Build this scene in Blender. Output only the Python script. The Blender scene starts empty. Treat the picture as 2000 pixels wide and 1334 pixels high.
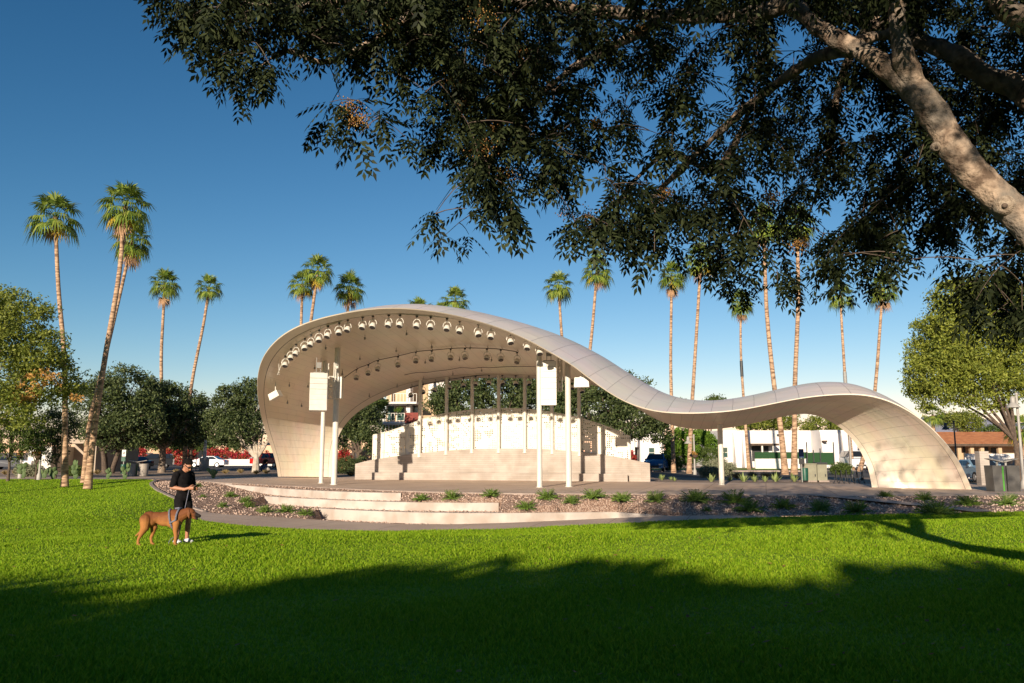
import bpy, bmesh, math, random
import numpy as np
from mathutils import Vector, Matrix, Euler, noise as mnoise
PI = math.pi
random.seed(7)
RNG = np.random.default_rng(11)
SC = bpy.context.scene

# ------------------------------------------------------------ camera
F_PX, CAM_Z, PITCH = 1580.0, 1.87, math.atan(217 / 1580.0)
cam_d = bpy.data.cameras.new("camera")
cam = bpy.data.objects.new("camera", cam_d)
SC.collection.objects.link(cam)
cam.location = (0, 0, CAM_Z)
cam.rotation_euler = (PI / 2 + PITCH, 0, 0)
cam_d.sensor_width = 36
cam_d.lens = F_PX / 2000 * 36
cam_d.clip_start = 0.1
cam_d.clip_end = 20000
SC.camera = cam

# ------------------------------------------------------------ light
SUN_AZ, SUN_EL = math.radians(18), math.radians(15)
w = bpy.data.worlds.new("World"); SC.world = w; w.use_nodes = True
nt = w.node_tree
sky = nt.nodes.new("ShaderNodeTexSky"); sky.sky_type = 'NISHITA'; sky.sun_disc = False
sky.sun_elevation = SUN_EL; sky.sun_rotation = PI + SUN_AZ
sky.altitude = 400; sky.air_density = 1.0; sky.dust_density = 0.0; sky.ozone_density = 3.6
bg = nt.nodes["Background"]; bg.inputs[1].default_value = 0.088
sep = nt.nodes.new("ShaderNodeSeparateColor"); com = nt.nodes.new("ShaderNodeCombineColor"); nt.links.new(sky.outputs[0], sep.inputs[0])
for _k, (_e, _m) in enumerate(((1.75, 1.70), (1.27, .93), (1.15, .80))):      # deep clear desert blue
    a_ = nt.nodes.new("ShaderNodeMath"); a_.operation = 'MULTIPLY'; a_.inputs[1].default_value = .1288; nt.links.new(sep.outputs[_k], a_.inputs[0])
    b_ = nt.nodes.new("ShaderNodeMath"); b_.operation = 'POWER'; b_.inputs[1].default_value = _e; nt.links.new(a_.outputs[0], b_.inputs[0])
    c_ = nt.nodes.new("ShaderNodeMath"); c_.operation = 'MULTIPLY'; c_.inputs[1].default_value = _m / (.088 * 2 ** .6); nt.links.new(b_.outputs[0], c_.inputs[0])
    nt.links.new(c_.outputs[0], com.inputs[_k])
nt.links.new(com.outputs[0], bg.inputs[0])
sd = bpy.data.lights.new("sun", 'SUN'); sd.energy = 4.7; sd.angle = math.radians(0.5); sd.color = (1.0, 0.85, 0.66)
sun = bpy.data.objects.new("sun", sd); SC.collection.objects.link(sun)
ld = Vector((math.sin(SUN_AZ) * math.cos(SUN_EL), math.cos(SUN_AZ) * math.cos(SUN_EL), -math.sin(SUN_EL)))
sun.rotation_euler = ld.to_track_quat('-Z', 'Y').to_euler()
SC.view_settings.view_transform = 'Standard'; SC.view_settings.look = 'None'
SC.view_settings.exposure = 0.72; SC.view_settings.gamma = 1
SC.cycles.max_bounces = 6; SC.cycles.transparent_max_bounces = 12

# ------------------------------------------------------------ helpers
CT, ST = math.cos(PITCH), math.sin(PITCH)
def P(px, py, Y):
    a = (px - 1000) / F_PX; b = (667 - py) / F_PX
    dy = CT - b * ST; dz = ST + b * CT
    k = Y / dy
    return Vector((a * k, Y, CAM_Z + dz * k))
def G(px, py, z=0.0):
    b = (667 - py) / F_PX
    dy = CT - b * ST; dz = ST + b * CT
    return P(px, py, dy * (z - CAM_Z) / dz)
def pxm(Y): return F_PX / Y          # photo pixels per metre
def proj(v):
    x, y, z = v[0], v[1], v[2] - CAM_Z
    d = y * CT + z * ST; u = -y * ST + z * CT
    return 1000 + F_PX * x / d, 667 - F_PX * u / d

def link(o, parent=None):
    SC.collection.objects.link(o)
    if parent is not None: o.parent = parent
    return o
def tag(o, label=None, cat=None, group=None, kind=None):
    if label: o["label"] = label
    if cat: o["category"] = cat
    if group: o["group"] = group
    if kind: o["kind"] = kind
    return o
def empty(name, loc, rz=0, label=None, cat=None, group=None):
    o = bpy.data.objects.new(name, None); link(o)
    o.location = loc; o.rotation_euler = (0, 0, rz); o.empty_display_size = .2
    return tag(o, label, cat, group)
def put_mesh(name, me, mat, parent=None, smooth=False):
    if mat is not None and len(me.materials) == 0: me.materials.append(mat)
    if smooth and len(me.polygons):
        me.polygons.foreach_set("use_smooth", [True] * len(me.polygons))
    o = bpy.data.objects.new(name, me); link(o, parent)
    return o
def copy_tree(o, parent=None):
    c = o.copy(); link(c)
    if parent is not None: c.parent = parent
    for ch in list(o.children): copy_tree(ch, c)
    return c
def np_mesh(name, V, Fq):
    """V (n,3), Fq (m,k) int"""
    me = bpy.data.meshes.new(name)
    V = np.asarray(V, dtype=np.float32); Fq = np.asarray(Fq, dtype=np.int32)
    m, k = Fq.shape
    me.vertices.add(len(V)); me.vertices.foreach_set("co", V.ravel())
    me.loops.add(m * k); me.loops.foreach_set("vertex_index", Fq.ravel())
    me.polygons.add(m); me.polygons.foreach_set("loop_start", np.arange(0, m * k, k, dtype=np.int32))
    me.polygons.foreach_set("loop_total", np.full(m, k, dtype=np.int32))
    me.update(calc_edges=True)
    return me

class MB:
    def __init__(s): s.v = []; s.f = []
    def add(s, vs, fs):
        n = len(s.v); s.v += [tuple(v) for v in vs]; s.f += [tuple(i + n for i in f) for f in fs]; return s
    def box(s, x0, x1, y0, y1, z0, z1, M=None):
        vs = [Vector((x, y, z)) for z in (z0, z1) for y in (y0, y1) for x in (x0, x1)]
        if M is not None: vs = [M @ v for v in vs]
        return s.add(vs, [(0, 2, 3, 1), (4, 5, 7, 6), (0, 1, 5, 4), (2, 6, 7, 3), (0, 4, 6, 2), (1, 3, 7, 5)])
    def tube(s, pts, rad, n=8, cap=True):
        pts = [Vector(p) for p in pts]
        if not hasattr(rad, '__len__'): rad = [rad] * len(pts)
        t0 = (pts[1] - pts[0]).normalized()
        ref = Vector((0, 0, 1)) if abs(t0.z) < .9 else Vector((1, 0, 0))
        u = t0.cross(ref).normalized(); vs = []
        for i, p in enumerate(pts):
            t = (pts[min(i + 1, len(pts) - 1)] - pts[max(i - 1, 0)]).normalized()
            u = (u - t * u.dot(t)).normalized(); v = t.cross(u)
            for k in range(n):
                a = 2 * PI * k / n
                vs.append(p + (u * math.cos(a) + v * math.sin(a)) * rad[i])
        fs = []
        for i in range(len(pts) - 1):
            for k in range(n):
                a = i * n + k; b = i * n + (k + 1) % n
                fs.append((a, b, b + n, a + n))
        if cap:
            fs.append(tuple(range(n))[::-1]); fs.append(tuple((len(pts) - 1) * n + k for k in range(n)))
        return s.add(vs, fs)
    def lathe(s, prof, c=(0, 0, 0), n=16, M=None):
        vs = []; c = Vector(c)
        for r, z in prof:
            for k in range(n):
                a = 2 * PI * k / n; v = Vector((r * math.cos(a), r * math.sin(a), z))
                if M is not None: v = M @ v
                vs.append(v + c)
        fs = []
        for i in range(len(prof) - 1):
            for k in range(n):
                a = i * n + k; b = i * n + (k + 1) % n
                fs.append((a, b, b + n, a + n))
        fs.append(tuple(range(n))[::-1]); fs.append(tuple((len(prof) - 1) * n + k for k in range(n)))
        return s.add(vs, fs)
    def ell(s, c, r, nu=14, nv=9, M=None):
        c = Vector(c); vs = []; fs = []
        if not hasattr(r, '__len__'): r = (r, r, r)
        for j in range(nv + 1):
            th = PI * (j + .0) / nv
            for k in range(nu):
                a = 2 * PI * k / nu
                v = Vector((r[0] * math.sin(th) * math.cos(a), r[1] * math.sin(th) * math.sin(a), r[2] * math.cos(th)))
                if M is not None: v = M @ v
                vs.append(v + c)
        for j in range(nv):
            for k in range(nu):
                a = j * nu + k; b = j * nu + (k + 1) % nu
                fs.append((a, a + nu, b + nu, b))
        return s.add(vs, fs)
    def prism(s, poly, y0, y1, M=None):
        """poly of (x,z), extruded along y"""
        n = len(poly)
        vs = [Vector((x, y, z)) for y in (y0, y1) for x, z in poly]
        if M is not None: vs = [M @ v for v in vs]
        fs = [tuple(range(n)), tuple(range(2 * n - 1, n - 1, -1))]
        for i in range(n):
            j = (i + 1) % n; fs.append((j, i, i + n, j + n))
        return s.add(vs, fs)
    def build(s, name, mat, parent=None, local=False, smooth=False):
        off = Vector((0, 0, 0)) if (parent is None or local) else parent.matrix_basis.translation
        if parent is not None and not local and parent.parent is not None: off = off + parent.parent.matrix_basis.translation
        me = bpy.data.meshes.new(name)
        me.from_pydata([(v[0] - off[0], v[1] - off[1], v[2] - off[2]) for v in s.v], [], s.f)
        bm = bmesh.new(); bm.from_mesh(me); bmesh.ops.remove_doubles(bm, verts=bm.verts, dist=1e-5)
        bmesh.ops.recalc_face_normals(bm, faces=bm.faces)
        bm.to_mesh(me); bm.free()
        if smooth:
            me.polygons.foreach_set("use_smooth", [True] * len(me.polygons))
            try: me.set_sharp_from_angle(angle=math.radians(40))
            except Exception: pass
        return put_mesh(name, me, mat, parent)

# ------------------------------------------------------------ materials
def mk(name, c1, c2=None, scale=5.0, rough=.7, bump=0.0, bscale=None, spec=.4, metal=0.0, detail=4, coords='Object', contrast=.3, c3=None, s3=.4):
    m = bpy.data.materials.new(name); m.use_nodes = True
    t = m.node_tree; b = t.nodes["Principled BSDF"]
    b.inputs["Roughness"].default_value = rough; b.inputs["Metallic"].default_value = metal
    b.inputs["Specular IOR Level"].default_value = spec
    if c2 is None and bump == 0: b.inputs["Base Color"].default_value = (*c1, 1); return m
    tc = t.nodes.new("ShaderNodeTexCoord")
    n = t.nodes.new("ShaderNodeTexNoise"); n.inputs["Scale"].default_value = scale; n.inputs["Detail"].default_value = detail
    t.links.new(tc.outputs[coords], n.inputs["Vector"])
    r = t.nodes.new("ShaderNodeValToRGB")
    r.color_ramp.elements[0].position = .5 - contrast / 2; r.color_ramp.elements[1].position = .5 + contrast / 2
    r.color_ramp.elements[0].color = (*c1, 1); r.color_ramp.elements[1].color = (*(c2 or c1), 1)
    t.links.new(n.outputs[0], r.inputs[0])
    out = r.outputs[0]
    if c3 is not None:
        n3 = t.nodes.new("ShaderNodeTexNoise"); n3.inputs["Scale"].default_value = s3; n3.inputs["Detail"].default_value = 3
        t.links.new(tc.outputs[coords], n3.inputs["Vector"])
        r3 = t.nodes.new("ShaderNodeValToRGB"); r3.color_ramp.elements[0].position = .45; r3.color_ramp.elements[1].position = .65
        mx = t.nodes.new("ShaderNodeMix"); mx.data_type = 'RGBA'
        t.links.new(n3.outputs[0], r3.inputs[0]); t.links.new(r3.outputs[0], mx.inputs["Factor"])
        t.links.new(out, mx.inputs[6]); mx.inputs[7].default_value = (*c3, 1); out = mx.outputs[2]
    t.links.new(out, b.inputs["Base Color"])
    if bump:
        nb = t.nodes.new("ShaderNodeTexNoise"); nb.inputs["Scale"].default_value = bscale or scale * 4; nb.inputs["Detail"].default_value = 5
        t.links.new(tc.outputs[coords], nb.inputs["Vector"])
        bp = t.nodes.new("ShaderNodeBump"); bp.inputs["Strength"].default_value = bump; bp.inputs["Distance"].default_value = .03
        t.links.new(nb.outputs[0], bp.inputs["Height"]); t.links.new(bp.outputs[0], b.inputs["Normal"])
    return m
def leafmat(name, cols, trans=.25, rough=.5, spec=.35):
    """per-leaf colour by island"""
    m = bpy.data.materials.new(name); m.use_nodes = True
    t = m.node_tree; b = t.nodes["Principled BSDF"]; b.inputs["Roughness"].default_value = rough
    b.inputs["Specular IOR Level"].default_value = spec
    g = t.nodes.new("ShaderNodeNewGeometry"); r = t.nodes.new("ShaderNodeValToRGB")
    cr = r.color_ramp; cr.interpolation = 'LINEAR'
    while len(cr.elements) < len(cols): cr.elements.new(.5)
    for i, c in enumerate(cols):
        cr.elements[i].position = i / max(1, len(cols) - 1); cr.elements[i].color = (*c, 1)
    t.links.new(g.outputs["Random Per Island"], r.inputs[0]); t.links.new(r.outputs[0], b.inputs["Base Color"])
    if trans > 0:
        tr = t.nodes.new("ShaderNodeBsdfTranslucent"); mx = t.nodes.new("ShaderNodeMixShader"); mx.inputs[0].default_value = trans
        t.links.new(r.outputs[0], tr.inputs[0]); t.links.new(b.outputs[0], mx.inputs[1]); t.links.new(tr.outputs[0], mx.inputs[2])
        t.links.new(mx.outputs[0], t.nodes["Material Output"].inputs[0])
    return m

M = {}
M['white'] = mk('white_paint', (.66, .63, .58), (.60, .57, .52), 3, .45)
M['white_metal'] = mk('white_powder_coat', (.64, .61, .55), (.58, .55, .49), 6, .45)
M['dark'] = mk('dark_metal', (.03, .03, .032), (.05, .05, .05), 8, .45)
M['grey_metal'] = mk('grey_metal', (.30, .29, .27), (.22, .21, .2), 8, .5)
M['lens'] = mk('light_lens', (.02, .02, .025), None, rough=.1, spec=.8)
def conc():
    m = mk('board_concrete', (.46, .40, .355), (.37, .32, .285), 1.3, .85, .25, 14, c3=(.33, .28, .24), s3=.6); t = m.node_tree; b = t.nodes["Principled BSDF"]
    src = b.inputs["Base Color"].links[0].from_socket; tc = t.nodes.new("ShaderNodeTexCoord"); mp = t.nodes.new("ShaderNodeMapping"); mp.inputs["Rotation"].default_value = (PI / 2, 0, 0)
    br = t.nodes.new("ShaderNodeTexBrick"); br.offset = .5; br.inputs["Scale"].default_value = 1; br.inputs["Brick Width"].default_value = 2.4; br.inputs["Row Height"].default_value = .14
    br.inputs["Mortar Size"].default_value = .007; br.inputs["Color1"].default_value = (1, 1, 1, 1); br.inputs["Color2"].default_value = (.90, .90, .90, 1); br.inputs["Mortar"].default_value = (.72, .7, .68, 1)
    mx = t.nodes.new("ShaderNodeMix"); mx.data_type = 'RGBA'; mx.blend_type = 'MULTIPLY'; mx.inputs["Factor"].default_value = 1
    t.links.new(tc.outputs["Object"], mp.inputs[0]); t.links.new(mp.outputs[0], br.inputs["Vector"]); t.links.new(src, mx.inputs[6]); t.links.new(br.outputs[0], mx.inputs[7]); t.links.new(mx.outputs[2], b.inputs["Base Color"])
    return m
M['concrete'] = conc()
M['wallcap'] = mk('terrace_concrete', (.54, .475, .425), (.44, .385, .345), 1.1, .85, .2, 12, c3=(.38, .31, .26), s3=.9)
M['kerb'] = mk('kerb_concrete', (.36, .29, .25), (.28, .22, .19), 2, .9, .2)
M['asphalt'] = mk('asphalt', (.055, .050, .050), (.075, .068, .066), 2, .9, .15, 60)
M['walk'] = mk('far_walk', (.38, .30, .25), (.32, .25, .21), .8, .9)
M['dirt'] = mk('desert_ground', (.30, .215, .16), (.20, .145, .11), 1.2, .95, .6, 9, contrast=.2)
M['mount'] = mk('hazed_mountain_rock', (.30, .30, .36), (.24, .25, .32), .004, 1.0)  # pale blue-grey: distance haze is put into the rock colour
M['bark_pale'] = mk('pale_bark', (.13, .09, .065), (.40, .30, .22), 9, .92, 1.0, 26, detail=9, c3=(.20, .17, .14), s3=4.0, spec=.12, contrast=.22)
M['bark_dark'] = mk('dark_bark', (.13, .095, .07), (.07, .05, .04), 9, .95, .6, 20)
M['bark_white'] = mk('whitewashed_bark', (.48, .42, .35), (.34, .28, .22), 3, .9, .4, 14)
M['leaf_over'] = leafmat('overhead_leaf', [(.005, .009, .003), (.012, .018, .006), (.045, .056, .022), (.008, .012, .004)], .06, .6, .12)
M['leaf_dark'] = leafmat('dark_leaf', [(.015, .028, .009), (.045, .07, .02), (.075, .10, .03), (.12, .145, .05)], .15, .6)
M['leaf_mid'] = leafmat('mid_leaf', [(.04, .07, .015), (.08, .12, .022), (.12, .16, .035)], .3, .6)
M['leaf_bright'] = leafmat('bright_leaf', [(.07, .14, .012), (.12, .22, .02), (.16, .27, .03)], .35, .6)
M['leaf_olive'] = leafmat('olive_yellow_leaf', [(.07, .10, .015), (.17, .21, .03), (.28, .30, .05), (.12, .16, .025), (.20, .22, .035)], .35, .6)
M['leaf_yellow'] = leafmat('yellow_green_leaf', [(.08, .11, .018), (.20, .24, .03), (.34, .36, .06), (.14, .18, .025)], .35, .6)
M['leaf_gold'] = leafmat('golden_leaf', [(.42, .22, .06), (.55, .30, .08), (.38, .24, .07)], .3, .6)
M['leaf_sage'] = leafmat('sage_leaf', [(.20, .21, .13), (.30, .30, .19), (.13, .15, .08)], .2, .7)
M['leaf_agave'] = leafmat('agave_leaf', [(.14, .20, .06), (.24, .30, .10), (.30, .34, .14)], .1, .5)
M['leaf_red'] = leafmat('bougainvillea', [(.30, .012, .03), (.62, .04, .03), (.5, .02, .09), (.70, .10, .06), (.10, .13, .02), (.05, .08, .02)], .3, .6)
M['leaf_bed'] = leafmat('bed_shrub_leaf', [(.05, .10, .012), (.10, .17, .02), (.15, .22, .03)], .25, .6)
M['straw'] = leafmat('dry_grass_leaf', [(.34, .24, .10), (.24, .18, .08), (.42, .32, .15)], .2, .8)
M['palm_leaf'] = leafmat('palm_frond', [(.04, .08, .015), (.11, .17, .025), (.20, .26, .04), (.28, .32, .06)], .2, .45)
M['palm_yellow'] = leafmat('palm_frond_yellow', [(.55, .36, .03), (.62, .42, .05), (.38, .24, .05)], .2, .6)
M['palm_dead'] = leafmat('palm_frond_dead', [(.26, .15, .08), (.36, .22, .13), (.16, .09, .05)], .1, .9)
M['fruit'] = leafmat('seed_cluster', [(.42, .27, .08), (.34, .18, .05), (.24, .09, .03)], 0, .7)
M['skin'] = mk('skin', (.42, .20, .12), (.38, .17, .10), 12, .5)
M['cloth'] = mk('black_cloth', (.008, .007, .008), (.013, .012, .013), 15, .95, spec=.08)
M['hair'] = mk('black_hair', (.006, .005, .0045), (.011, .009, .008), 60, .8, .3, spec=.1)
M['shoe'] = mk('white_shoe', (.62, .62, .66), (.45, .45, .5), 20, .6)
M['rubber'] = mk('rubber', (.015, .015, .015), None, rough=.8)
M['glass'] = mk('car_glass', (.015, .018, .022), None, rough=.05, spec=.8)
M['winglass'] = mk('window_glass', (.03, .07, .06), (.05, .10, .09), 2, .08, spec=.8)
M['chrome'] = mk('wheel_metal', (.55, .55, .56), None, rough=.3, metal=.8)
M['redlamp'] = mk('tail_lamp', (.35, .01, .01), None, rough=.3)
M['headlamp'] = mk('head_lamp', (.7, .7, .7), None, rough=.15)

def palm_trunk_mat():
    m = bpy.data.materials.new('palm_trunk'); m.use_nodes = True; t = m.node_tree; b = t.nodes["Principled BSDF"]
    b.inputs["Roughness"].default_value = .9
    tc = t.nodes.new("ShaderNodeTexCoord"); mp = t.nodes.new("ShaderNodeMapping"); mp.inputs["Scale"].default_value = (2, 2, 9)
    n = t.nodes.new("ShaderNodeTexNoise"); n.inputs["Scale"].default_value = 1.0; n.inputs["Detail"].default_value = 6
    r = t.nodes.new("ShaderNodeValToRGB"); e = r.color_ramp.elements
    e[0].position = .36; e[0].color = (.15, .085, .05, 1); e[1].position = .62; e[1].color = (.50, .33, .21, 1)
    bp = t.nodes.new("ShaderNodeBump"); bp.inputs["Strength"].default_value = .7; bp.inputs["Distance"].default_value = .05
    L = t.links.new
    L(tc.outputs["Object"], mp.inputs[0]); L(mp.outputs[0], n.inputs["Vector"]); L(n.outputs[0], r.inputs[0])
    L(r.outputs[0], b.inputs["Base Color"]); L(n.outputs[0], bp.inputs["Height"]); L(bp.outputs[0], b.inputs["Normal"])
    return m
M['palm_trunk'] = palm_trunk_mat()

def panel_mat(name, c1, c2, rough, edge=True, row=.62, wid=2.9, line=.45):
    """metal shingle panels laid out in metres on the UV map (u along, v across the ribbon)"""
    m = bpy.data.materials.new(name); m.use_nodes = True; t = m.node_tree; b = t.nodes["Principled BSDF"]; L = t.links.new
    b.inputs["Roughness"].default_value = rough; b.inputs["Metallic"].default_value = .12
    uv = t.nodes.new("ShaderNodeUVMap"); uv.uv_map = "UVMap"
    sp = t.nodes.new("ShaderNodeSeparateXYZ"); cb = t.nodes.new("ShaderNodeCombineXYZ")
    L(uv.outputs[0], sp.inputs[0]); L(sp.outputs[1], cb.inputs[0]); L(sp.outputs[0], cb.inputs[1])
    br = t.nodes.new("ShaderNodeTexBrick"); br.inputs["Scale"].default_value = 1
    br.inputs["Mortar Size"].default_value = .014; br.inputs["Mortar Smooth"].default_value = .1
    br.inputs["Brick Width"].default_value = wid; br.inputs["Row Height"].default_value = row
    br.inputs["Color1"].default_value = (*c1, 1); br.inputs["Color2"].default_value = (*c2, 1)
    br.inputs["Mortar"].default_value = (c1[0] * line, c1[1] * line, c1[2] * line, 1)
    L(cb.outputs[0], br.inputs["Vector"])
    n = t.nodes.new("ShaderNodeTexNoise"); n.inputs["Scale"].default_value = .35; n.inputs["Detail"].default_value = 4
    L(cb.outputs[0], n.inputs["Vector"])
    mx = t.nodes.new("ShaderNodeMix"); mx.data_type = 'RGBA'; mx.blend_type = 'MULTIPLY'; mx.inputs["Factor"].default_value = .25
    L(br.outputs[0], mx.inputs[6]); L(n.outputs["Color"], mx.inputs[7])
    bc = t.nodes.new("ShaderNodeBrightContrast"); bc.inputs[1].default_value = .04
    L(mx.outputs[2], bc.inputs[0]); L(bc.outputs[0], b.inputs["Base Color"])
    bp = t.nodes.new("ShaderNodeBump"); bp.inputs["Strength"].default_value = .5; bp.inputs["Distance"].default_value = .02; bp.invert = True
    L(br.outputs["Fac"], bp.inputs["Height"])
    nb = t.nodes.new("ShaderNodeTexNoise"); nb.inputs["Scale"].default_value = .8; nb.inputs["Detail"].default_value = 1
    L(cb.outputs[0], nb.inputs["Vector"])
    b2 = t.nodes.new("ShaderNodeBump"); b2.inputs["Strength"].default_value = .25; b2.inputs["Distance"].default_value = .12
    L(nb.outputs[0], b2.inputs["Height"]); L(bp.outputs[0], b2.inputs["Normal"]); L(b2.outputs[0], b.inputs["Normal"])
    return m
M['ceil'] = panel_mat('ceiling_panels', (.73, .635, .515), (.70, .61, .49), .36, line=.72)
M['roof'] = panel_mat('roof_panels', (.62, .565, .53), (.56, .515, .48), .5, row=1.1, wid=2.3, line=.5)
M['fascia'] = mk('edge_trim', (.70, .61, .50), (.66, .575, .47), .5, .4)
M['groove'] = mk('seam_gasket', (.05, .04, .03), None, rough=.8)
# ------------------------------------------------------------ terrain functions
def icurve(tab):
    a = np.array(tab, float)
    return lambda X: tuple(np.interp(X, a[:, 0], a[:, k]) for k in range(1, a.shape[1]))
C0t = [(-400, 60), (-36.6, 58), (-26, 58.3), (-24.5, 57.5), (-21, 54.7), (-16.3, 49.7), (-11.5, 45.5), (-8, 42.4), (-5.6, 40.6), (-2.5, 39), (0, 38.2), (2.4, 37.9), (7.1, 37.6), (11.5, 36.6), (15.6, 35.4), (22.8, 36), (60, 36.5), (400, 37)]
C1t = [(-400, 60, 0), (-36.6, 58, 0), (-26, 58.3, 0), (-24.5, 57.4, 0), (-23.3, 53, -.03), (-21.9, 49.7, -.06), (-19.5, 45, -.15), (-17.4, 41.4, -.25), (-15.8, 39.3, -.45), (-14.8, 38, -.65), (-13.9, 37, -.82), (-12.6, 36.8, -.88), (-11.0, 36.8, -.95), (-8.8, 36.8, -1.1), (-5.57, 35.9, -1.2), (-3.1, 35.4, -1.2), (0, 35.2, -1.1), (3.87, 34.6, -.88), (7.35, 33.8, -.68), (9.9, 32.4, -.6), (13.5, 31, -.45), (17, 30, -.3), (22, 29.5, -.1), (60, 30, 0), (400, 30, 0)]
C2t = [(-400, 60, 0), (-36.6, 58, 0), (-26, 58.3, 0), (-24.5, 57.4, 0), (-23.3, 53, -.03), (-21.9, 49.7, -.06), (-19.5, 45, -.15), (-17.4, 41.4, -.25), (-15.8, 39.3, -.45), (-14.8, 38, -.65), (-14.2, 37, -.8), (-13.2, 34.2, -.86), (-11.4, 32.6, -.9), (-9.9, 32.1, -.97), (-7.9, 32.2, -1.1), (-5.1, 32.7, -1.2), (-2.9, 33, -1.2), (0, 32.6, -1.1), (3.66, 32.4, -.88), (6.9, 31.9, -.7), (9.9, 32.0, -.6), (13.5, 31, -.45), (17, 30, -.3), (22, 29.5, -.1), (60, 30, 0), (400, 30, 0)]
def smooth_tab(tab, lo=-24.4, hi=60, n=340):
    a = np.array(tab, float); xs = np.linspace(lo, hi, n); cols = [xs]
    for k in range(1, a.shape[1]):
        y = np.interp(xs, a[:, 0], a[:, k]); yp = np.pad(y, 4, mode='edge'); ker = np.ones(9) / 9
        cols.append(np.convolve(yp, ker, 'valid'))
    s = np.stack(cols, 1); pre = a[a[:, 0] < lo - .2]; post = a[a[:, 0] > hi + .2]
    return np.vstack([pre, s, post])
C0t = smooth_tab(C0t); C1t = smooth_tab(C1t); C2t = smooth_tab(C2t)
c0 = lambda X: float(np.interp(X, C0t[:, 0], C0t[:, 1]))
c1 = lambda X: (float(np.interp(X, C1t[:, 0], C1t[:, 1])), float(np.interp(X, C1t[:, 0], C1t[:, 2])))
def c2(X):
    y, z = float(np.interp(X, C2t[:, 0], C2t[:, 1])), float(np.interp(X, C2t[:, 0], C2t[:, 2]))
    y1, z1 = c1(X)
    return (y, z) if y < y1 else (y1, z1)
def ss(x, a, b):
    t = min(1, max(0, (x - a) / (b - a))); return t * t * (3 - 2 * t)

# terrace seat walls: (x0,x1, z_top, z_floor_in_front, [(X,Y)...])
def wl(pts, z): return [tuple(G(px, py, z)[:2]) for px, py in pts]
W1 = wl([(395, 941.5), (450, 946.5), (500, 950.5), (560, 955), (620, 958.5), (700, 961.5), (783, 963)], -.08)
W2 = wl([(517, 969), (570, 972.5), (620, 975), (700, 978.5), (800, 981), (900, 982), (974, 982)], -.42)
W3 = wl([(623, 993), (700, 997), (800, 1000.5), (900, 1002), (1000, 1002), (1100, 1001), (1200, 1000)], -.76) + [(7.0, 34.15)]
WALLS = [(W1, -.08, -.46), (W2, -.42, -.80), (W3, -.76, -1.25)]
def wally(w, X): return float(np.interp(X, [p[0] for p in w], [p[1] for p in w]))
def bedz(X, Y):
    y0 = c0(X); y1, z1 = c1(X)
    if y0 - y1 < .05: return 0.0
    t = min(1, max(0, (y0 - Y) / (y0 - y1)))
    z = z1 * (t * .75 + .25 * ss(t, 0, 1))
    base = z
    for k, (W, zt, zf) in enumerate(WALLS):
        xa, xb = W[0][0], W[-1][0]
        if X < xa or X > xb + .05: continue
        yw = wally(W, X)
        if Y < yw + .15:
            e = 1.0
            if k == 0: e = ss(X, xa, -12.6)
            z = z + (min(z, zf) - z) * e
        elif k > 0:
            z = max(z, zt - .04) if Y < yw + .9 else z
    # levels behind walls 2,3 but in front of the wall before
    return z
def lawnz(X, Y):
    cz = float(np.interp(X, [-40, -11, -7, 0, 4, 9, 13, 22, 60], [-.10, -.10, .05, -.03, .08, .28, .43, .6, .7]))
    if Y <= 19:
        return .25 + (cz - .25) * ss(Y, 2, 19)
    yb, zb = c2(X)
    if yb <= 19.5: return cz
    t = min(1, (Y - 19) / (yb - 19))
    z = cz + (zb - cz) * (t * .55 + .45 * ss(t, 0, 1))
    dip = ss(-X, 14, 22) * .55 + ss(X, -13, -9) * .25
    z -= dip * math.sin(PI * t) ** 1.3
    return z
def H(X, Y):
    y0 = c0(X); y1, z1 = c1(X); y2, z2 = c2(X)
    if Y >= y0: return 0.0
    if Y >= y1: return bedz(X, Y)
    if Y >= y2: return z1 + (z2 - z1) * (y1 - Y) / max(.01, y1 - y2)
    return lawnz(X, Y)
def hit(px, py):
    """where the line of sight meets the terrain"""
    Y = 4.0
    while Y < 400:
        p = P(px, py, Y)
        if p.z <= H(p.x, Y): return Vector((p.x, Y, H(p.x, Y)))
        Y += .05 if Y < 70 else .5
    return P(px, py, 400)

def grid_mesh(name, rows, mat, kind='structure', label=None, uv=None):
    nr, nc = len(rows), len(rows[0])
    V = np.array(rows, float).reshape(-1, 3)
    i = np.arange(nr - 1)[:, None] * nc + np.arange(nc - 1)[None, :]
    Fq = np.stack([i, i + 1, i + nc + 1, i + nc], -1).reshape(-1, 4)
    o = put_mesh(name, np_mesh(name, V, Fq), mat, smooth=True)
    if kind: o["kind"] = kind
    return o

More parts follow.
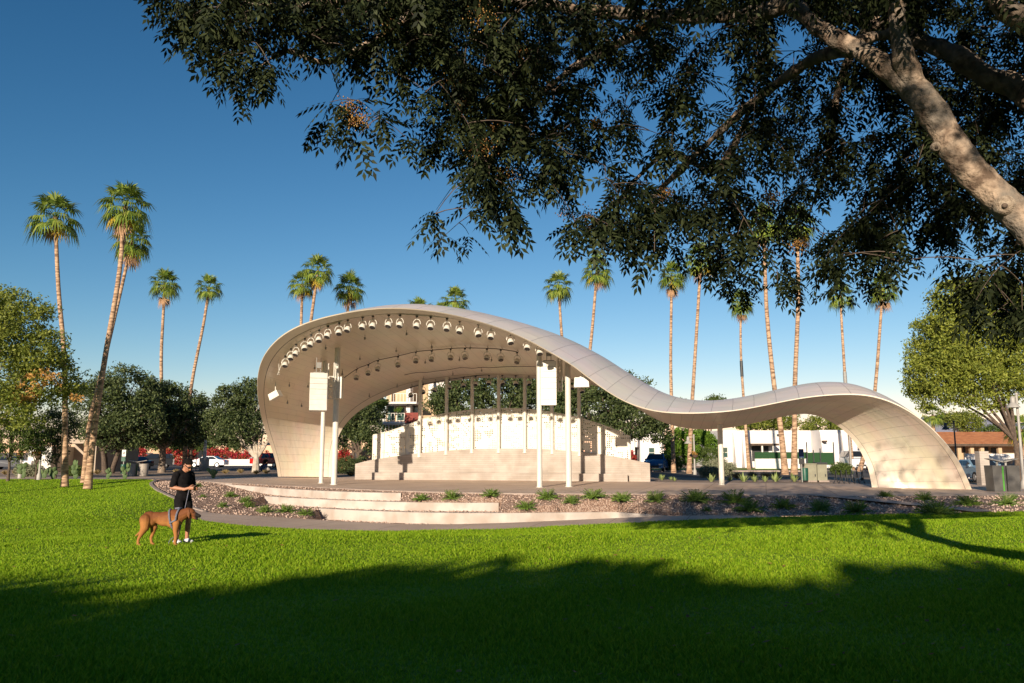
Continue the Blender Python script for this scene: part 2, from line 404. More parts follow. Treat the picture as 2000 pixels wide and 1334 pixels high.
# ------------------------------------------------------------ ground materials
def lawn_mat():
    m = bpy.data.materials.new('lawn_turf'); m.use_nodes = True; t = m.node_tree; b = t.nodes["Principled BSDF"]; L = t.links.new
    b.inputs["Roughness"].default_value = .8; b.inputs["Specular IOR Level"].default_value = .15
    tc = t.nodes.new("ShaderNodeTexCoord")
    def nz(s, d, st=(1, 1, 1)):
        mp = t.nodes.new("ShaderNodeMapping"); mp.inputs["Scale"].default_value = st
        n = t.nodes.new("ShaderNodeTexNoise"); n.inputs["Scale"].default_value = s; n.inputs["Detail"].default_value = d
        L(tc.outputs["Object"], mp.inputs[0]); L(mp.outputs[0], n.inputs["Vector"]); return n
    n1 = nz(.35, 4); n2 = nz(14, 5, (1, .6, 1)); n3 = nz(.9, 2, (1, 1, 1))
    r1 = t.nodes.new("ShaderNodeValToRGB"); e = r1.color_ramp.elements
    e[0].position = .3; e[0].color = (.15, .26, .010, 1); e[1].position = .7; e[1].color = (.25, .37, .018, 1)
    r2 = t.nodes.new("ShaderNodeValToRGB"); e = r2.color_ramp.elements
    e[0].position = .3; e[0].color = (.62, .68, .5, 1); e[1].position = .68; e[1].color = (1.15, 1.1, 1.1, 1)
    mx = t.nodes.new("ShaderNodeMix"); mx.data_type = 'RGBA'; mx.blend_type = 'MULTIPLY'; mx.inputs["Factor"].default_value = 1
    L(n1.outputs[0], r1.inputs[0]); L(n2.outputs[0], r2.inputs[0]); L(r1.outputs[0], mx.inputs[6]); L(r2.outputs[0], mx.inputs[7])
    r3 = t.nodes.new("ShaderNodeValToRGB"); e = r3.color_ramp.elements; e[0].position = .60; e[0].color = (0, 0, 0, 1); e[1].position = .80; e[1].color = (.6, .6, .6, 1)
    m2 = t.nodes.new("ShaderNodeMix"); m2.data_type = 'RGBA'; L(n3.outputs[0], r3.inputs[0]); L(r3.outputs[0], m2.inputs["Factor"])
    L(mx.outputs[2], m2.inputs[6]); m2.inputs[7].default_value = (.34, .39, .06, 1)
    L(m2.outputs[2], b.inputs["Base Color"])
    nb = nz(30, 6); bp = t.nodes.new("ShaderNodeBump"); bp.inputs["Strength"].default_value = .9; bp.inputs["Distance"].default_value = .06
    L(nb.outputs[0], bp.inputs["Height"]); L(bp.outputs[0], b.inputs["Normal"])
    return m
def gravel_mat():
    m = bpy.data.materials.new('pink_gravel'); m.use_nodes = True; t = m.node_tree; b = t.nodes["Principled BSDF"]; L = t.links.new
    b.inputs["Roughness"].default_value = .95; b.inputs["Specular IOR Level"].default_value = .1
    tc = t.nodes.new("ShaderNodeTexCoord"); v = t.nodes.new("ShaderNodeTexVoronoi"); v.inputs["Scale"].default_value = 15
    L(tc.outputs["Object"], v.inputs["Vector"])
    sp = t.nodes.new("ShaderNodeSeparateColor"); L(v.outputs["Color"], sp.inputs[0])
    r = t.nodes.new("ShaderNodeValToRGB"); cr = r.color_ramp; cr.elements.new(.5)
    for i, c in enumerate([(.38, .26, .205), (.53, .385, .31), (.64, .50, .42)]): cr.elements[i].position = i / 2; cr.elements[i].color = (*c, 1)
    L(sp.outputs[0], r.inputs[0])
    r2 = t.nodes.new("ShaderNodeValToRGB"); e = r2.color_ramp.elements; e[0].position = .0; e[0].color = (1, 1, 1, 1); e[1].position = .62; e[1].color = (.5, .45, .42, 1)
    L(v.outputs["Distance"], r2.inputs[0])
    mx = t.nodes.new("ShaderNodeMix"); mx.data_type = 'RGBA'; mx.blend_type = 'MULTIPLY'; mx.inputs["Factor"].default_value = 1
    L(r.outputs[0], mx.inputs[6]); L(r2.outputs[0], mx.inputs[7]); L(mx.outputs[2], b.inputs["Base Color"])
    bp = t.nodes.new("ShaderNodeBump"); bp.inputs["Strength"].default_value = 1; bp.inputs["Distance"].default_value = .06; bp.invert = True
    L(v.outputs["Distance"], bp.inputs["Height"]); L(bp.outputs[0], b.inputs["Normal"])
    return m
def paving_mat():
    m = bpy.data.materials.new('plaza_concrete'); m.use_nodes = True; t = m.node_tree; b = t.nodes["Principled BSDF"]; L = t.links.new
    b.inputs["Roughness"].default_value = .75
    tc = t.nodes.new("ShaderNodeTexCoord"); n = t.nodes.new("ShaderNodeTexNoise"); n.inputs["Scale"].default_value = .5; n.inputs["Detail"].default_value = 7
    L(tc.outputs["Object"], n.inputs["Vector"])
    r = t.nodes.new("ShaderNodeValToRGB"); e = r.color_ramp.elements; e[0].position = .35; e[0].color = (.46, .34, .26, 1); e[1].position = .65; e[1].color = (.54, .41, .32, 1)
    L(n.outputs[0], r.inputs[0])
    br = t.nodes.new("ShaderNodeTexBrick"); br.offset = 0; br.inputs["Scale"].default_value = 1; br.inputs["Brick Width"].default_value = 3; br.inputs["Row Height"].default_value = 3
    br.inputs["Mortar Size"].default_value = .02; br.inputs["Color1"].default_value = (1, 1, 1, 1); br.inputs["Color2"].default_value = (.95, .95, .95, 1); br.inputs["Mortar"].default_value = (.5, .48, .45, 1)
    mp = t.nodes.new("ShaderNodeMapping"); mp.inputs["Rotation"].default_value = (0, 0, .3); L(tc.outputs["Object"], mp.inputs[0]); L(mp.outputs[0], br.inputs["Vector"])
    mx = t.nodes.new("ShaderNodeMix"); mx.data_type = 'RGBA'; mx.blend_type = 'MULTIPLY'; mx.inputs["Factor"].default_value = 1
    L(r.outputs[0], mx.inputs[6]); L(br.outputs[0], mx.inputs[7]); L(mx.outputs[2], b.inputs["Base Color"])
    bp = t.nodes.new("ShaderNodeBump"); bp.inputs["Strength"].default_value = .15; bp.inputs["Distance"].default_value = .01
    n2 = t.nodes.new("ShaderNodeTexNoise"); n2.inputs["Scale"].default_value = 25; L(tc.outputs["Object"], n2.inputs["Vector"])
    L(n2.outputs[0], bp.inputs["Height"]); L(bp.outputs[0], b.inputs["Normal"])
    return m
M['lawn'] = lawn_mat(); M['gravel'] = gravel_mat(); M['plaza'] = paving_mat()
M['blade'] = leafmat('grass_blade', [(.13, .25, .007), (.205, .34, .011), (.33, .43, .03)], .35, .6, .15)

# ------------------------------------------------------------ ground meshes
xs = np.concatenate([[-4000, -1500, -400, -150, -80, -60, -45], np.arange(-40, 40.01, .4), [45, 60, 80, 150, 400, 1500, 4000]])
cl = lambda x: max(-390, min(390, x))
rows = []
for f in (0, .02, .1, .3, 1):
    rows.append([(x, c0(cl(x)) + f * 6000, -.004) for x in xs])
grid_mesh('ground', rows, M['dirt'])
# bed
bx = np.arange(-24.6, 60, .2); nb = 64
bed_rows = []
for j in range(nb + 1):
    r = []
    for x in bx:
        y0 = c0(x); y1, _ = c1(x); y = y0 + (y1 - y0) * j / nb
        n = mnoise.noise(Vector((x * 1.7, y * 1.7, 0))) * .03 if 0 < j < nb else 0
        r.append((x, y, bedz(x, y) + n - .006))
    bed_rows.append(r)
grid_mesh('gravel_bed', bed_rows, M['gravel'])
px_ = np.arange(-14.6, 10.5, .2)
path_rows = []
for j in range(5):
    r = []
    for x in px_:
        y1, z1 = c1(x); y2, z2 = c2(x); y2 -= .25; y1 += .02
        r.append((x, y1 + (y2 - y1) * j / 4, z1 + .012))
    path_rows.append(r)
grid_mesh('lower_path', path_rows, M['plaza'])
# lawn
lr = []
ts = np.concatenate([np.linspace(0, 1, 60) ** 1.0])
for t_ in ts:
    r = []
    for x in xs[3:-3]:
        xx = cl(x); yb, zb = c2(xx); y = yb - t_ * (yb - 2)
        r.append((x, y, lawnz(xx, y) + (mnoise.noise(Vector((x * .35, y * .35, 3))) * .035 * min(1, t_ * 8))))
    lr.append(r)
for y in (-2, -6, -15, -40, -120, -400):
    lr.append([(x, y, .25) for x in xs[3:-3]])
grid_mesh('lawn', lr, M['lawn'])
# plaza sheet
mb = MB()
pxs = [x for x in xs if -150 <= x <= 150]
def backy(x):
    return float(np.interp(x, [-150, -60, -17.5, -12.5, -12.4, 8.9, 9.0, 16, 24, 60, 150], [65, 64.5, 63.3, 63.6, 66, 66, 52.4, 50.2, 49.2, 52, 56]))
fr = [(x, c0(x) + .02, .006) for x in pxs]; md = [(x, (c0(x) + backy(x)) / 2, .006) for x in pxs]; bk = [(x, backy(x), .006) for x in pxs]
grid_mesh('plaza', [fr, md, bk], M['plaza'])
def sheet(name, pts, z, mat, kind='structure'):
    b = MB(); b.add([(x, y, z) for x, y in pts], [tuple(range(len(pts)))]); o = b.build(name, mat); o["kind"] = kind; return o
sheet('parking_road', [(-200, 92), (-12, 92), (-8, 86), (4, 86), (4, 140), (-200, 140)], .004, M['asphalt'])
sheet('street', [(6, 63), (60, 60), (200, 60), (200, 80), (60, 80), (6, 82)], .004, M['asphalt'])
sheet('driveway', [(30, 80), (48, 80), (60, 110), (38, 110)], .008, M['asphalt'])
sheet('pavement', [(4, 84), (30, 82), (200, 82), (200, 88), (30, 88), (4, 90)], .012, M['walk'])
b = MB(); b.box(6, 30, 80.2, 80.5, 0, .13); b.build('kerb', M['kerb'])["kind"] = 'structure'
b = MB(); b.box(49, 200, 80.2, 80.5, 0, .13); b.build('kerb', M['kerb'])["kind"] = 'structure'
sheet('lawn_strip', [(6, 90), (34, 90), (34, 97), (6, 97)], .01, M['lawn'])
# bed edges: kerb around the left gravel tongue
kp = [(x, *c1(x)) for x in np.arange(-24.4, -13.8, .25)]
b = MB()
for i in range(len(kp) - 1):
    a, c = Vector(kp[i]), Vector(kp[i + 1]); d = (c - a).normalized(); n = Vector((-d.y, d.x, 0)).normalized() * .09
    b.add([a - n + Vector((0, 0, -.1)), a + n + Vector((0, 0, -.1)), c + n + Vector((0, 0, -.1)), c - n + Vector((0, 0, -.1)),
           a - n + Vector((0, 0, .06)), a + n + Vector((0, 0, .06)), c + n + Vector((0, 0, .06)), c - n + Vector((0, 0, .06))],
          [(4, 5, 6, 7), (0, 4, 7, 3), (1, 2, 6, 5), (0, 1, 5, 4), (3, 7, 6, 2)])
tag(b.build('bed_kerb', M['kerb']), 'low curved concrete kerb between the lawn and the left gravel bed', 'kerb')
# plaza edge strip (thin kerb along the bed)
b = MB(); q = [(x, c0(x)) for x in np.arange(-23.5, 16.2, .4)]
for i in range(len(q) - 1):
    (xa, ya), (xb, yb_) = q[i], q[i + 1]
    b.add([(xa, ya - .14, -.12), (xb, yb_ - .14, -.12), (xb, yb_ + .03, -.12), (xa, ya + .03, -.12), (xa, ya - .14, .012), (xb, yb_ - .14, .012), (xb, yb_ + .03, .012), (xa, ya + .03, .012)],
          [(4, 5, 6, 7), (0, 1, 5, 4)])
tag(b.build('plaza_edge', M['kerb']), kind='structure')
# diagonal path through the right bed
pa = [hit(1560, 966), hit(1640, 973), hit(1720, 981), hit(1800, 989), hit(1870, 996), hit(1925, 1002)]
rows = []
for off in (-.45, .45):
    r = []
    for i in range(len(pa)):
        d = (pa[min(i + 1, len(pa) - 1)] - pa[max(i - 1, 0)]); d.z = 0; d.normalize()
        q_ = pa[i] + Vector((-d.y, d.x, 0)) * off
        r.append((q_.x, q_.y, max(H(q_.x, q_.y), H(pa[i].x, pa[i].y)) + .05))
    rows.append(r)
grid_mesh('bed_path', rows, M['walk'])
# terrace walls
def seatwall(W, zt, name, label, thick=.4, zb=-1.5):
    b = MB(); pts = []
    xs_ = np.linspace(W[0][0], W[-1][0], 40)
    for x in xs_:
        pts.append((x, wally(W, x)))
    n = len(pts)
    vs = []
    for x, y in pts: vs += [(x, y, zb), (x, y, zt - .015), (x, y + .015, zt), (x, y + thick, zt), (x, y + thick, zb)]
    fs = []
    for i in range(n - 1):
        for k in range(4):
            a = i * 5 + k; fs.append((a, a + 5, a + 6, a + 1))
    fs.append((0, 1, 2, 3, 4)); fs.append(tuple((n - 1) * 5 + k for k in (4, 3, 2, 1, 0)))
    b.add(vs, fs); o = b.build(name, M['wallcap']); return tag(o, label, 'wall', 'curved seat walls stepping down from the plaza')
seatwall(W1, -.08, 'seat_wall', 'top curved pale concrete seat wall just below the plaza edge')
seatwall(W2, -.42, 'seat_wall', 'middle curved pale concrete seat wall of the three steps')
seatwall(W3, -.76, 'seat_wall', 'lowest and longest curved concrete seat wall beside the lower path')

# loose stones on the bed
def stones():
    n = 6500; V = []; Fc = []
    base = np.array([(1, 0, 0), (-1, 0, 0), (0, 1, 0), (0, -1, 0), (0, 0, 1), (0, 0, -1)], float)
    fc = np.array([(0, 2, 4), (2, 1, 4), (1, 3, 4), (3, 0, 4), (2, 0, 5), (1, 2, 5), (3, 1, 5), (0, 3, 5)])
    k = 0
    while k < n:
        x = random.uniform(-23, 24); y0 = c0(x); y1, _ = c1(x)
        y = random.uniform(y1, y0 - .15); s = random.uniform(.025, .06)
        a = random.uniform(0, 6.28); R = np.array([[math.cos(a), -math.sin(a), 0], [math.sin(a), math.cos(a), 0], [0, 0, 1]])
        bb = base * np.array([s * random.uniform(.8, 1.3), s * random.uniform(.7, 1), s * random.uniform(.5, .9)]) + RNG.normal(0, s * .15, (6, 3))
        V.append(bb @ R.T + np.array([x, y, bedz(x, y) + s * .2])); Fc.append(fc + 6 * k); k += 1
    return np_mesh('loose_gravel', np.concatenate(V), np.concatenate(Fc))
M['stone'] = leafmat('gravel_stone', [(.36, .25, .195), (.52, .38, .30), (.62, .48, .40), (.44, .30, .24)], 0, .95, .1)
put_mesh('loose_gravel', stones(), M['stone'])["kind"] = 'stuff'

# grass blades
def blades():
    pts = []
    n = 560000
    u = RNG.random(n); Yb = 4.6 + (30 - 4.6) * u ** 1.5
    Xb = (RNG.random(n) * 2 - 1) * (Yb * .74 + 3.0)
    # height on a lookup grid
    gx = np.linspace(-27, 27, 217); gy = np.linspace(4, 31, 109)
    Z = np.array([[lawnz(x, y) + mnoise.noise(Vector((x * .35, y * .35, 3))) * .035 for x in gx] for y in gy])
    C2 = np.array([c2(x)[0] for x in gx])
    ok = Yb < np.interp(Xb, gx, C2) - .05
    Xb, Yb = Xb[ok], Yb[ok]; n = len(Xb)
    fx = (Xb - gx[0]) / (gx[1] - gx[0]); fy = (Yb - gy[0]) / (gy[1] - gy[0])
    ix = np.clip(fx.astype(int), 0, len(gx) - 2); iy = np.clip(fy.astype(int), 0, len(gy) - 2); fx -= ix; fy -= iy
    Zb = Z[iy, ix] * (1 - fx) * (1 - fy) + Z[iy, ix + 1] * fx * (1 - fy) + Z[iy + 1, ix] * (1 - fx) * fy + Z[iy + 1, ix + 1] * fx * fy
    a = RNG.random(n) * 6.283; h = (.028 + .03 * RNG.random(n)) * (1 + .35 * np.sin(Xb * 1.1 + np.sin(Yb * .9) * 2)); wd = (.0035 + .0016 * RNG.random(n)) * (1 + Yb * .06)
    la = RNG.random(n) * 6.283; ll = h * (.2 + .9 * RNG.random(n))
    B = np.stack([Xb, Yb, Zb - .005], 1)
    dx = np.stack([np.cos(a) * wd, np.sin(a) * wd, np.zeros(n)], 1)
    T = B + np.stack([np.cos(la) * ll, np.sin(la) * ll, h], 1)
    Mi = B + (T - B) * .55 + np.array([0, 0, 1.]) * (h * .12)[:, None]
    V = np.stack([B - dx, B + dx, Mi + dx * .7, T, Mi - dx * .7], 1).reshape(-1, 3)
    Fc = np.arange(n)[:, None] * 5 + np.arange(5)[None, :]
    return np_mesh('grass', V, Fc)
def far_blades():
    n = 210000; X = RNG.uniform(-38, 17, n); Y = np.where(X < -12, RNG.uniform(27, 58.5, n), RNG.uniform(21, 37, n)); Yc = np.array([c2(x)[0] for x in np.linspace(-38, 17.5, 160)])
    ok = (Y < np.interp(X, np.linspace(-38, 17.5, 160), Yc) - .1) & (np.abs(X) < Y * .68) ; X, Y = X[ok], Y[ok]; n = len(X)
    gx = np.linspace(-39, 18, 120); gy = np.linspace(20, 60, 82); Z = np.array([[lawnz(x, y) + mnoise.noise(Vector((x * .35, y * .35, 3))) * .03 for x in gx] for y in gy])
    ix = np.clip(((X - gx[0]) / (gx[1] - gx[0])).astype(int), 0, 118); iy = np.clip(((Y - gy[0]) / (gy[1] - gy[0])).astype(int), 0, 80)
    fx = (X - gx[ix]) / (gx[1] - gx[0]); fy = (Y - gy[iy]) / (gy[1] - gy[0])
    z = Z[iy, ix] * (1 - fx) * (1 - fy) + Z[iy, ix + 1] * fx * (1 - fy) + Z[iy + 1, ix] * (1 - fx) * fy + Z[iy + 1, ix + 1] * fx * fy
    a = RNG.random(n) * 6.283; h = .05 + .03 * RNG.random(n); B = np.stack([X, Y, z - .01], 1); d = np.stack([np.cos(a), np.sin(a), 0 * a], 1) * .022
    T = B + np.stack([RNG.normal(0, .03, n), RNG.normal(0, .03, n), h], 1)
    return np_mesh('grass', np.stack([B - d, B + d, T], 1).reshape(-1, 3), np.arange(n)[:, None] * 3 + np.arange(3)[None, :])
put_mesh('grass', far_blades(), M['blade'])["kind"] = 'stuff'
put_mesh('grass', blades(), M['blade'])["kind"] = 'stuff'
def litter():
    V = []; n = 0
    for _ in range(420):
        y = 5 + 24 * random.random() ** 1.2; x = random.uniform(-.66, .66) * y
        if random.random() < .5: x = abs(x) * .9 + 1
        if y > c2(x)[0] - .3: continue
        z = lawnz(x, y) + .045 + random.uniform(0, .02); s = random.uniform(.02, .05); a = random.uniform(0, 6.28)
        d = Vector((math.cos(a), math.sin(a), random.uniform(-.3, .3))) * s; e = Vector((-math.sin(a), math.cos(a), random.uniform(-.4, .4))) * s * .45; c = Vector((x, y, z))
        V += [c - d, c + e, c + d, c - e]; n += 1
    return np_mesh('fallen_leaves', np.array([tuple(v) for v in V]), np.arange(n)[:, None] * 4 + np.arange(4)[None, :])
M['litter'] = leafmat('fallen_leaf', [(.20, .09, .03), (.32, .18, .06), (.14, .07, .03)], .1, .8)
put_mesh('fallen_leaves', litter(), M['litter'])["kind"] = 'stuff'
# ------------------------------------------------------------ bandshell canopy
FR = [(543,931,61.0),(539,905,60.2),(529,872,59),(513,825,56.8),(504,778,53.6),(503,740,50.6),(511,705,48),(530,676,45.5),(562,649,43.4),(612,627,41.7),(680,611,40.6),(740,603.5,40.2),(800,604,40.1),(865,612,40.3),(930,627,40.6),(985,645,41),(1035,667,41.4),(1080,692,41.7),(1120,716,42),(1155,743,42),(1192,769,42),(1232,790,42),(1280,804,42),(1335,808,42),(1390,806.5,42),(1440,802,42),(1495,792,41.8),(1550,781,41.5),(1600,774,41.2),(1650,771,40.9),(1700,774,40.7),(1750,790,40.5),(1798,819,40.5),(1838,856,40.7),(1867,893,41.1),(1885,925,41.6),(1898,956,42.0)]
BK = [(648,932,61.5),(648.5,908,61.3),(653,878,61),(664,845,60.7),(684,818,60.3),(710,797,60),(738,781,59.6),(768,769,59.2),(800,759,58.8),(838,750,58.3),(880,744,57.8),(918,740,57.3),(955,738,56.9),(995,738,56.4),(1035,739,56),(1070,741,55.5),(1105,744,55),(1140,749,54.6),(1172,756,54.2),(1200,768,53.6),(1226,785,53),(1255,804,52.2),(1290,823,51.2),(1330,835,50.3),(1375,839,49.5),(1420,836,48.8),(1465,828,48),(1510,818,47.4),(1548,810,47),(1578,808.5,46.6),(1605,815,46.3),(1632,829,45.9),(1656,848,45.6),(1677,875,45.3),(1692,905,44.8),(1699,930,44.4),(1703,952,44)]
TP = [(600,931,63),(598,905,63),(592,872,62.5),(582,825,61.5),(575,780,60),(580,740,58),(598,706,56),(628,680,53),(665,658,50.8),(710,637,49),(765,620,47.5),(822,610,46.7),(880,609,46.2),(950,619,45.8),(1010,632,45.7),(1060,645,45.9),(1105,660,46.1),(1142,677,46.5),(1178,697,46.3),(1208,717,46.2),(1238,736,46),(1268,754,46),(1305,771,46),(1350,781,46),(1395,782,46),(1440,777,46),(1490,767,45.6),(1540,755.5,45),(1582,748,44.5),(1620,745.5,44),(1655,749,43.5),(1690,762,43.3),(1725,782,43.3),(1760,815,43.5),(1782,860,44),(1795,905,44.5),(1802,952,45)]
def cr_dense(pts, sub=8):
    pts = [np.array(p) for p in pts]; out = []
    n = len(pts)
    for i in range(n - 1):
        p0 = pts[max(i - 1, 0)]; p1 = pts[i]; p2 = pts[i + 1]; p3 = pts[min(i + 2, n - 1)]
        for k in range(sub):
            t = k / sub
            out.append(.5 * ((2 * p1) + (-p0 + p2) * t + (2 * p0 - 5 * p1 + 4 * p2 - p3) * t * t + (-p0 + 3 * p1 - 3 * p2 + p3) * t ** 3))
    out.append(pts[-1]); return np.array(out)
def smooth_rows(a, it=10):
    a = a.copy()
    for _ in range(it):
        b = a.copy(); b[1:-1] = .25 * a[:-2] + .5 * a[1:-1] + .25 * a[2:]; a = b
    return a
Fd = smooth_rows(cr_dense([P(*p) for p in FR])); Bd = smooth_rows(cr_dense([P(*p) for p in BK])); Td = smooth_rows(cr_dense([P(*p) for p in TP]))
NS = len(Fd)
arc = np.concatenate([[0], np.cumsum(np.linalg.norm(np.diff((Fd + Bd) / 2, axis=0), axis=1))])
def intr(i, v):
    p = Fd[i] * (1 - v) + Bd[i] * v
    s = i / (NS - 1)
    bul = .35 * math.sin(PI * v) * (1 if s < .55 else .35)
    out = Td[i] - (Fd[i] + Bd[i]) / 2; out = out / (np.linalg.norm(out) + 1e-6)
    return p + out * bul
def strip_mesh(name, pf, vs, mat, parent, vw):
    """pf(i,v)->point"""
    V = []; UV = []
    for i in range(NS):
        for v in vs: V.append(pf(i, v)); UV.append((arc[i], v * vw))
    nc = len(vs); i = np.arange(NS - 1)[:, None] * nc + np.arange(nc - 1)[None, :]
    Fq = np.stack([i, i + 1, i + nc + 1, i + nc], -1).reshape(-1, 4)
    me = np_mesh(name, np.array(V), Fq)
    uv = me.uv_layers.new(name="UVMap"); UV = np.array(UV, np.float32)
    uv.data.foreach_set("uv", UV[Fq.ravel()].ravel())
    return put_mesh(name, me, mat, parent, smooth=True)
shell = empty('bandshell', (0, 52, 0), label='large white swooping bandshell roof rising over the stage and dipping to the right', cat='bandshell')
def rel(pf): return lambda i, v: np.array(pf(i, v)) - np.array((0, 52, 0))
vv = np.linspace(.062, .93, 22)
strip_mesh('ceiling', rel(intr), list(vv), M['ceil'], shell, 14)
strip_mesh('front_edge_band', rel(intr), [0, .02, .04, .058], M['fascia'], shell, 14)
strip_mesh('back_edge_band', rel(intr), [.934, .96, 1.0], M['fascia'], shell, 14)
def groove(va, vb):
    def f(i, v):
        p = intr(i, va + (vb - va) * v); o = Td[i] - (Fd[i] + Bd[i]) / 2; o = o / np.linalg.norm(o)
        return p + o * .03
    return f
strip_mesh('front_seam', rel(groove(.055, .065)), [0, 1], M['groove'], shell, 1)
strip_mesh('back_seam', rel(groove(.927, .937)), [0, 1], M['groove'], shell, 1)
def extr(i, v):
    o = Td[i] - (Fd[i] + Bd[i]) / 2; o = o / np.linalg.norm(o)
    f2 = Fd[i] + o * .06; b2 = Bd[i] + o * .45; t = Td[i]
    # quadratic through f2, t (v=.42), b2
    vt = .42
    l0 = (v - vt) * (v - 1) / (vt); l1 = v * (v - 1) / (vt * (vt - 1)); l2 = v * (v - vt) / (1 - vt)
    return f2 * l0 + t * l1 + b2 * l2
strip_mesh('roof_skin', rel(extr), list(np.linspace(0, 1, 18)), M['roof'], shell, 15)
strip_mesh('front_lip', rel(lambda i, v: Fd[i] * (1 - v) + extr(i, 0) * v), [0, 1], M['fascia'], shell, 1)
strip_mesh('back_lip', rel(lambda i, v: Bd[i] * (1 - v) + extr(i, 1) * v), [0, 1], M['fascia'], shell, 1)

GV = np.linspace(.02, .98, 60)
CG = np.array([[intr(i, v) for v in GV] for i in range(NS)])
cx, cy = proj((CG[..., 0], CG[..., 1], CG[..., 2]))
def ceil_at(px, py, vmin=0, vmax=1, ilim=None):
    d = (cx - px) ** 2 + (cy - py) ** 2
    m = (GV[None, :] >= vmin) & (GV[None, :] <= vmax)
    d = np.where(m, d, 1e9)
    if ilim: d[:ilim[0]] = 1e9; d[ilim[1]:] = 1e9
    i, j = np.unravel_index(np.argmin(d), d.shape)
    return Vector(CG[i, j])
def ceil_z(X, Y):
    d = (CG[..., 0] - X) ** 2 + (CG[..., 1] - Y) ** 2
    m = np.where(CG[..., 2] > 2.5, d, 1e9); i, j = np.unravel_index(np.argmin(m), m.shape)
    return CG[i, j][2]
def post(x, y, z0, z1, r, parent, name='column'):
    b = MB(); b.tube([(x, y, z0), (x, y, z1)], r, 20); b.tube([(x, y, z0), (x, y, z0 + .03)], r + .06, 20)
    b.tube([(x, y, z1 - .06), (x, y, z1 + .12)], r + .03, 20)
    return b.build(name, M['white_metal'], parent, smooth=True)
COLS = [(627, 944, .135), (652, 947, .17), (1054, 952, .145), (1111, 951, .16), (1410, 947.5, .15)]
for px, py, r in COLS:
    g = G(px, py, 0); post(g.x, g.y, 0, ceil_z(g.x, g.y) + .1, r, shell)
# back wall line
WX = [(693, 57.5), (780, 57.2), (860, 56.8), (950, 56.2), (1050, 55.3), (1150, 54.3), (1270, 53.0)]
def wallY(px): return float(np.interp(px, [a for a, _ in WX], [b for _, b in WX]))
def arcwall(name, x0, x1, topf, y_off, thick, mat, parent, botf=None, n=40):
    b = MB(); vs = []
    for k in range(n + 1):
        px = x0 + (x1 - x0) * k / n; Y = wallY(px) + y_off
        zt = topf(px, Y); zb = botf(px, Y) if botf else -.05; X = (px - 1000) / F_PX * (Y * CT + (0 - CAM_Z) * ST) 
        vs += [(X, Y, zb), (X, Y, zt), (X, Y + thick, zt), (X, Y + thick, zb)]
    fs = []
    for k in range(n):
        for j in range(4):
            a = k * 4 + j; c = k * 4 + (j + 1) % 4; fs.append((a, a + 4, c + 4, c))
    fs += [(0, 1, 2, 3), tuple(n * 4 + j for j in (3, 2, 1, 0))]
    b.add(vs, fs); return b.build(name, mat, parent)
tz = lambda tab: (lambda px, Y: P(px, float(np.interp(px, [a for a, _ in tab], [c for _, c in tab])), Y).z)
ctop = tz([(693, 906), (720, 899), (760, 892.5), (800, 887), (860, 880.5), (920, 877), (980, 876), (1040, 876.5), (1080, 878), (1130, 882), (1170, 886.5), (1220, 895), (1270, 905)])
sw = empty('stage_wall', (0, 55.5, 0), label='long curved board formed concrete wall with bench at the back of the stage', cat='wall')
arcwall('wall', 693, 1270, ctop, 0, .5, M['concrete'], sw)
arcwall('bench', 726, 1226, lambda px, Y: .5, -.55, .547, M['concrete'], sw)
# perforated screen
def perf_mat():
    m = bpy.data.materials.new('perforated_panel'); m.use_nodes = True; t = m.node_tree; b = t.nodes["Principled BSDF"]; L = t.links.new
    b.inputs["Base Color"].default_value = (.63, .59, .51, 1); b.inputs["Roughness"].default_value = .45
    uv = t.nodes.new("ShaderNodeUVMap"); uv.uv_map = "UVMap"
    def mth(op, a, bb=None, c=None):
        n = t.nodes.new("ShaderNodeMath"); n.operation = op
        for i, v in enumerate((a, bb, c)):
            if v is None: continue
            if isinstance(v, (int, float)): n.inputs[i].default_value = v
            else: L(v, n.inputs[i])
        return n.outputs[0]
    sp = t.nodes.new("ShaderNodeSeparateXYZ"); L(uv.outputs[0], sp.inputs[0]); s = .12
    u = mth('DIVIDE', sp.outputs[0], s); v = mth('DIVIDE', sp.outputs[1], s)
    fu = mth('SUBTRACT', mth('FRACT', u), .5); fv = mth('SUBTRACT', mth('FRACT', v), .5)
    d = mth('SQRT', mth('ADD', mth('MULTIPLY', fu, fu), mth('MULTIPLY', fv, fv)))
    cb = t.nodes.new("ShaderNodeCombineXYZ"); L(mth('FLOOR', u), cb.inputs[0]); L(mth('FLOOR', v), cb.inputs[1])
    n = t.nodes.new("ShaderNodeTexNoise"); n.inputs["Scale"].default_value = .085; n.inputs["Detail"].default_value = 1.5; L(cb.outputs[0], n.inputs["Vector"])
    # winding bands of holes
    band = mth('ABSOLUTE', mth('SUBTRACT', mth('FRACT', mth('MULTIPLY', n.outputs[0], 7.0)), .5))
    on = mth('GREATER_THAN', mth('SUBTRACT', .17, band), 0.0)
    hole = mth('MULTIPLY', mth('LESS_THAN', d, .33), on)
    tiny = mth('LESS_THAN', d, .06)
    hole = mth('MAXIMUM', hole, tiny)
    tr = t.nodes.new("ShaderNodeBsdfTransparent"); mx = t.nodes.new("ShaderNodeMixShader")
    L(hole, mx.inputs[0]); L(b.outputs[0], mx.inputs[1]); L(tr.outputs[0], mx.inputs[2]); L(mx.outputs[0], t.nodes["Material Output"].inputs[0])
    return m
M['perf'] = perf_mat()
stop = tz([(728, 850), (750, 846), (792, 832), (825, 819), (868, 808), (919, 801), (976, 798), (1025, 799), (1077, 805), (1128, 815), (1179, 831), (1231, 851)])
scr = empty('perforated_screen', (0, 56.5, 0), label='white perforated metal screen standing on the curved concrete stage wall', cat='screen')
edges = [728, 750, 792, 820, 872, 923, 974, 1025, 1078, 1131, 1180, 1231]
ulen = 0
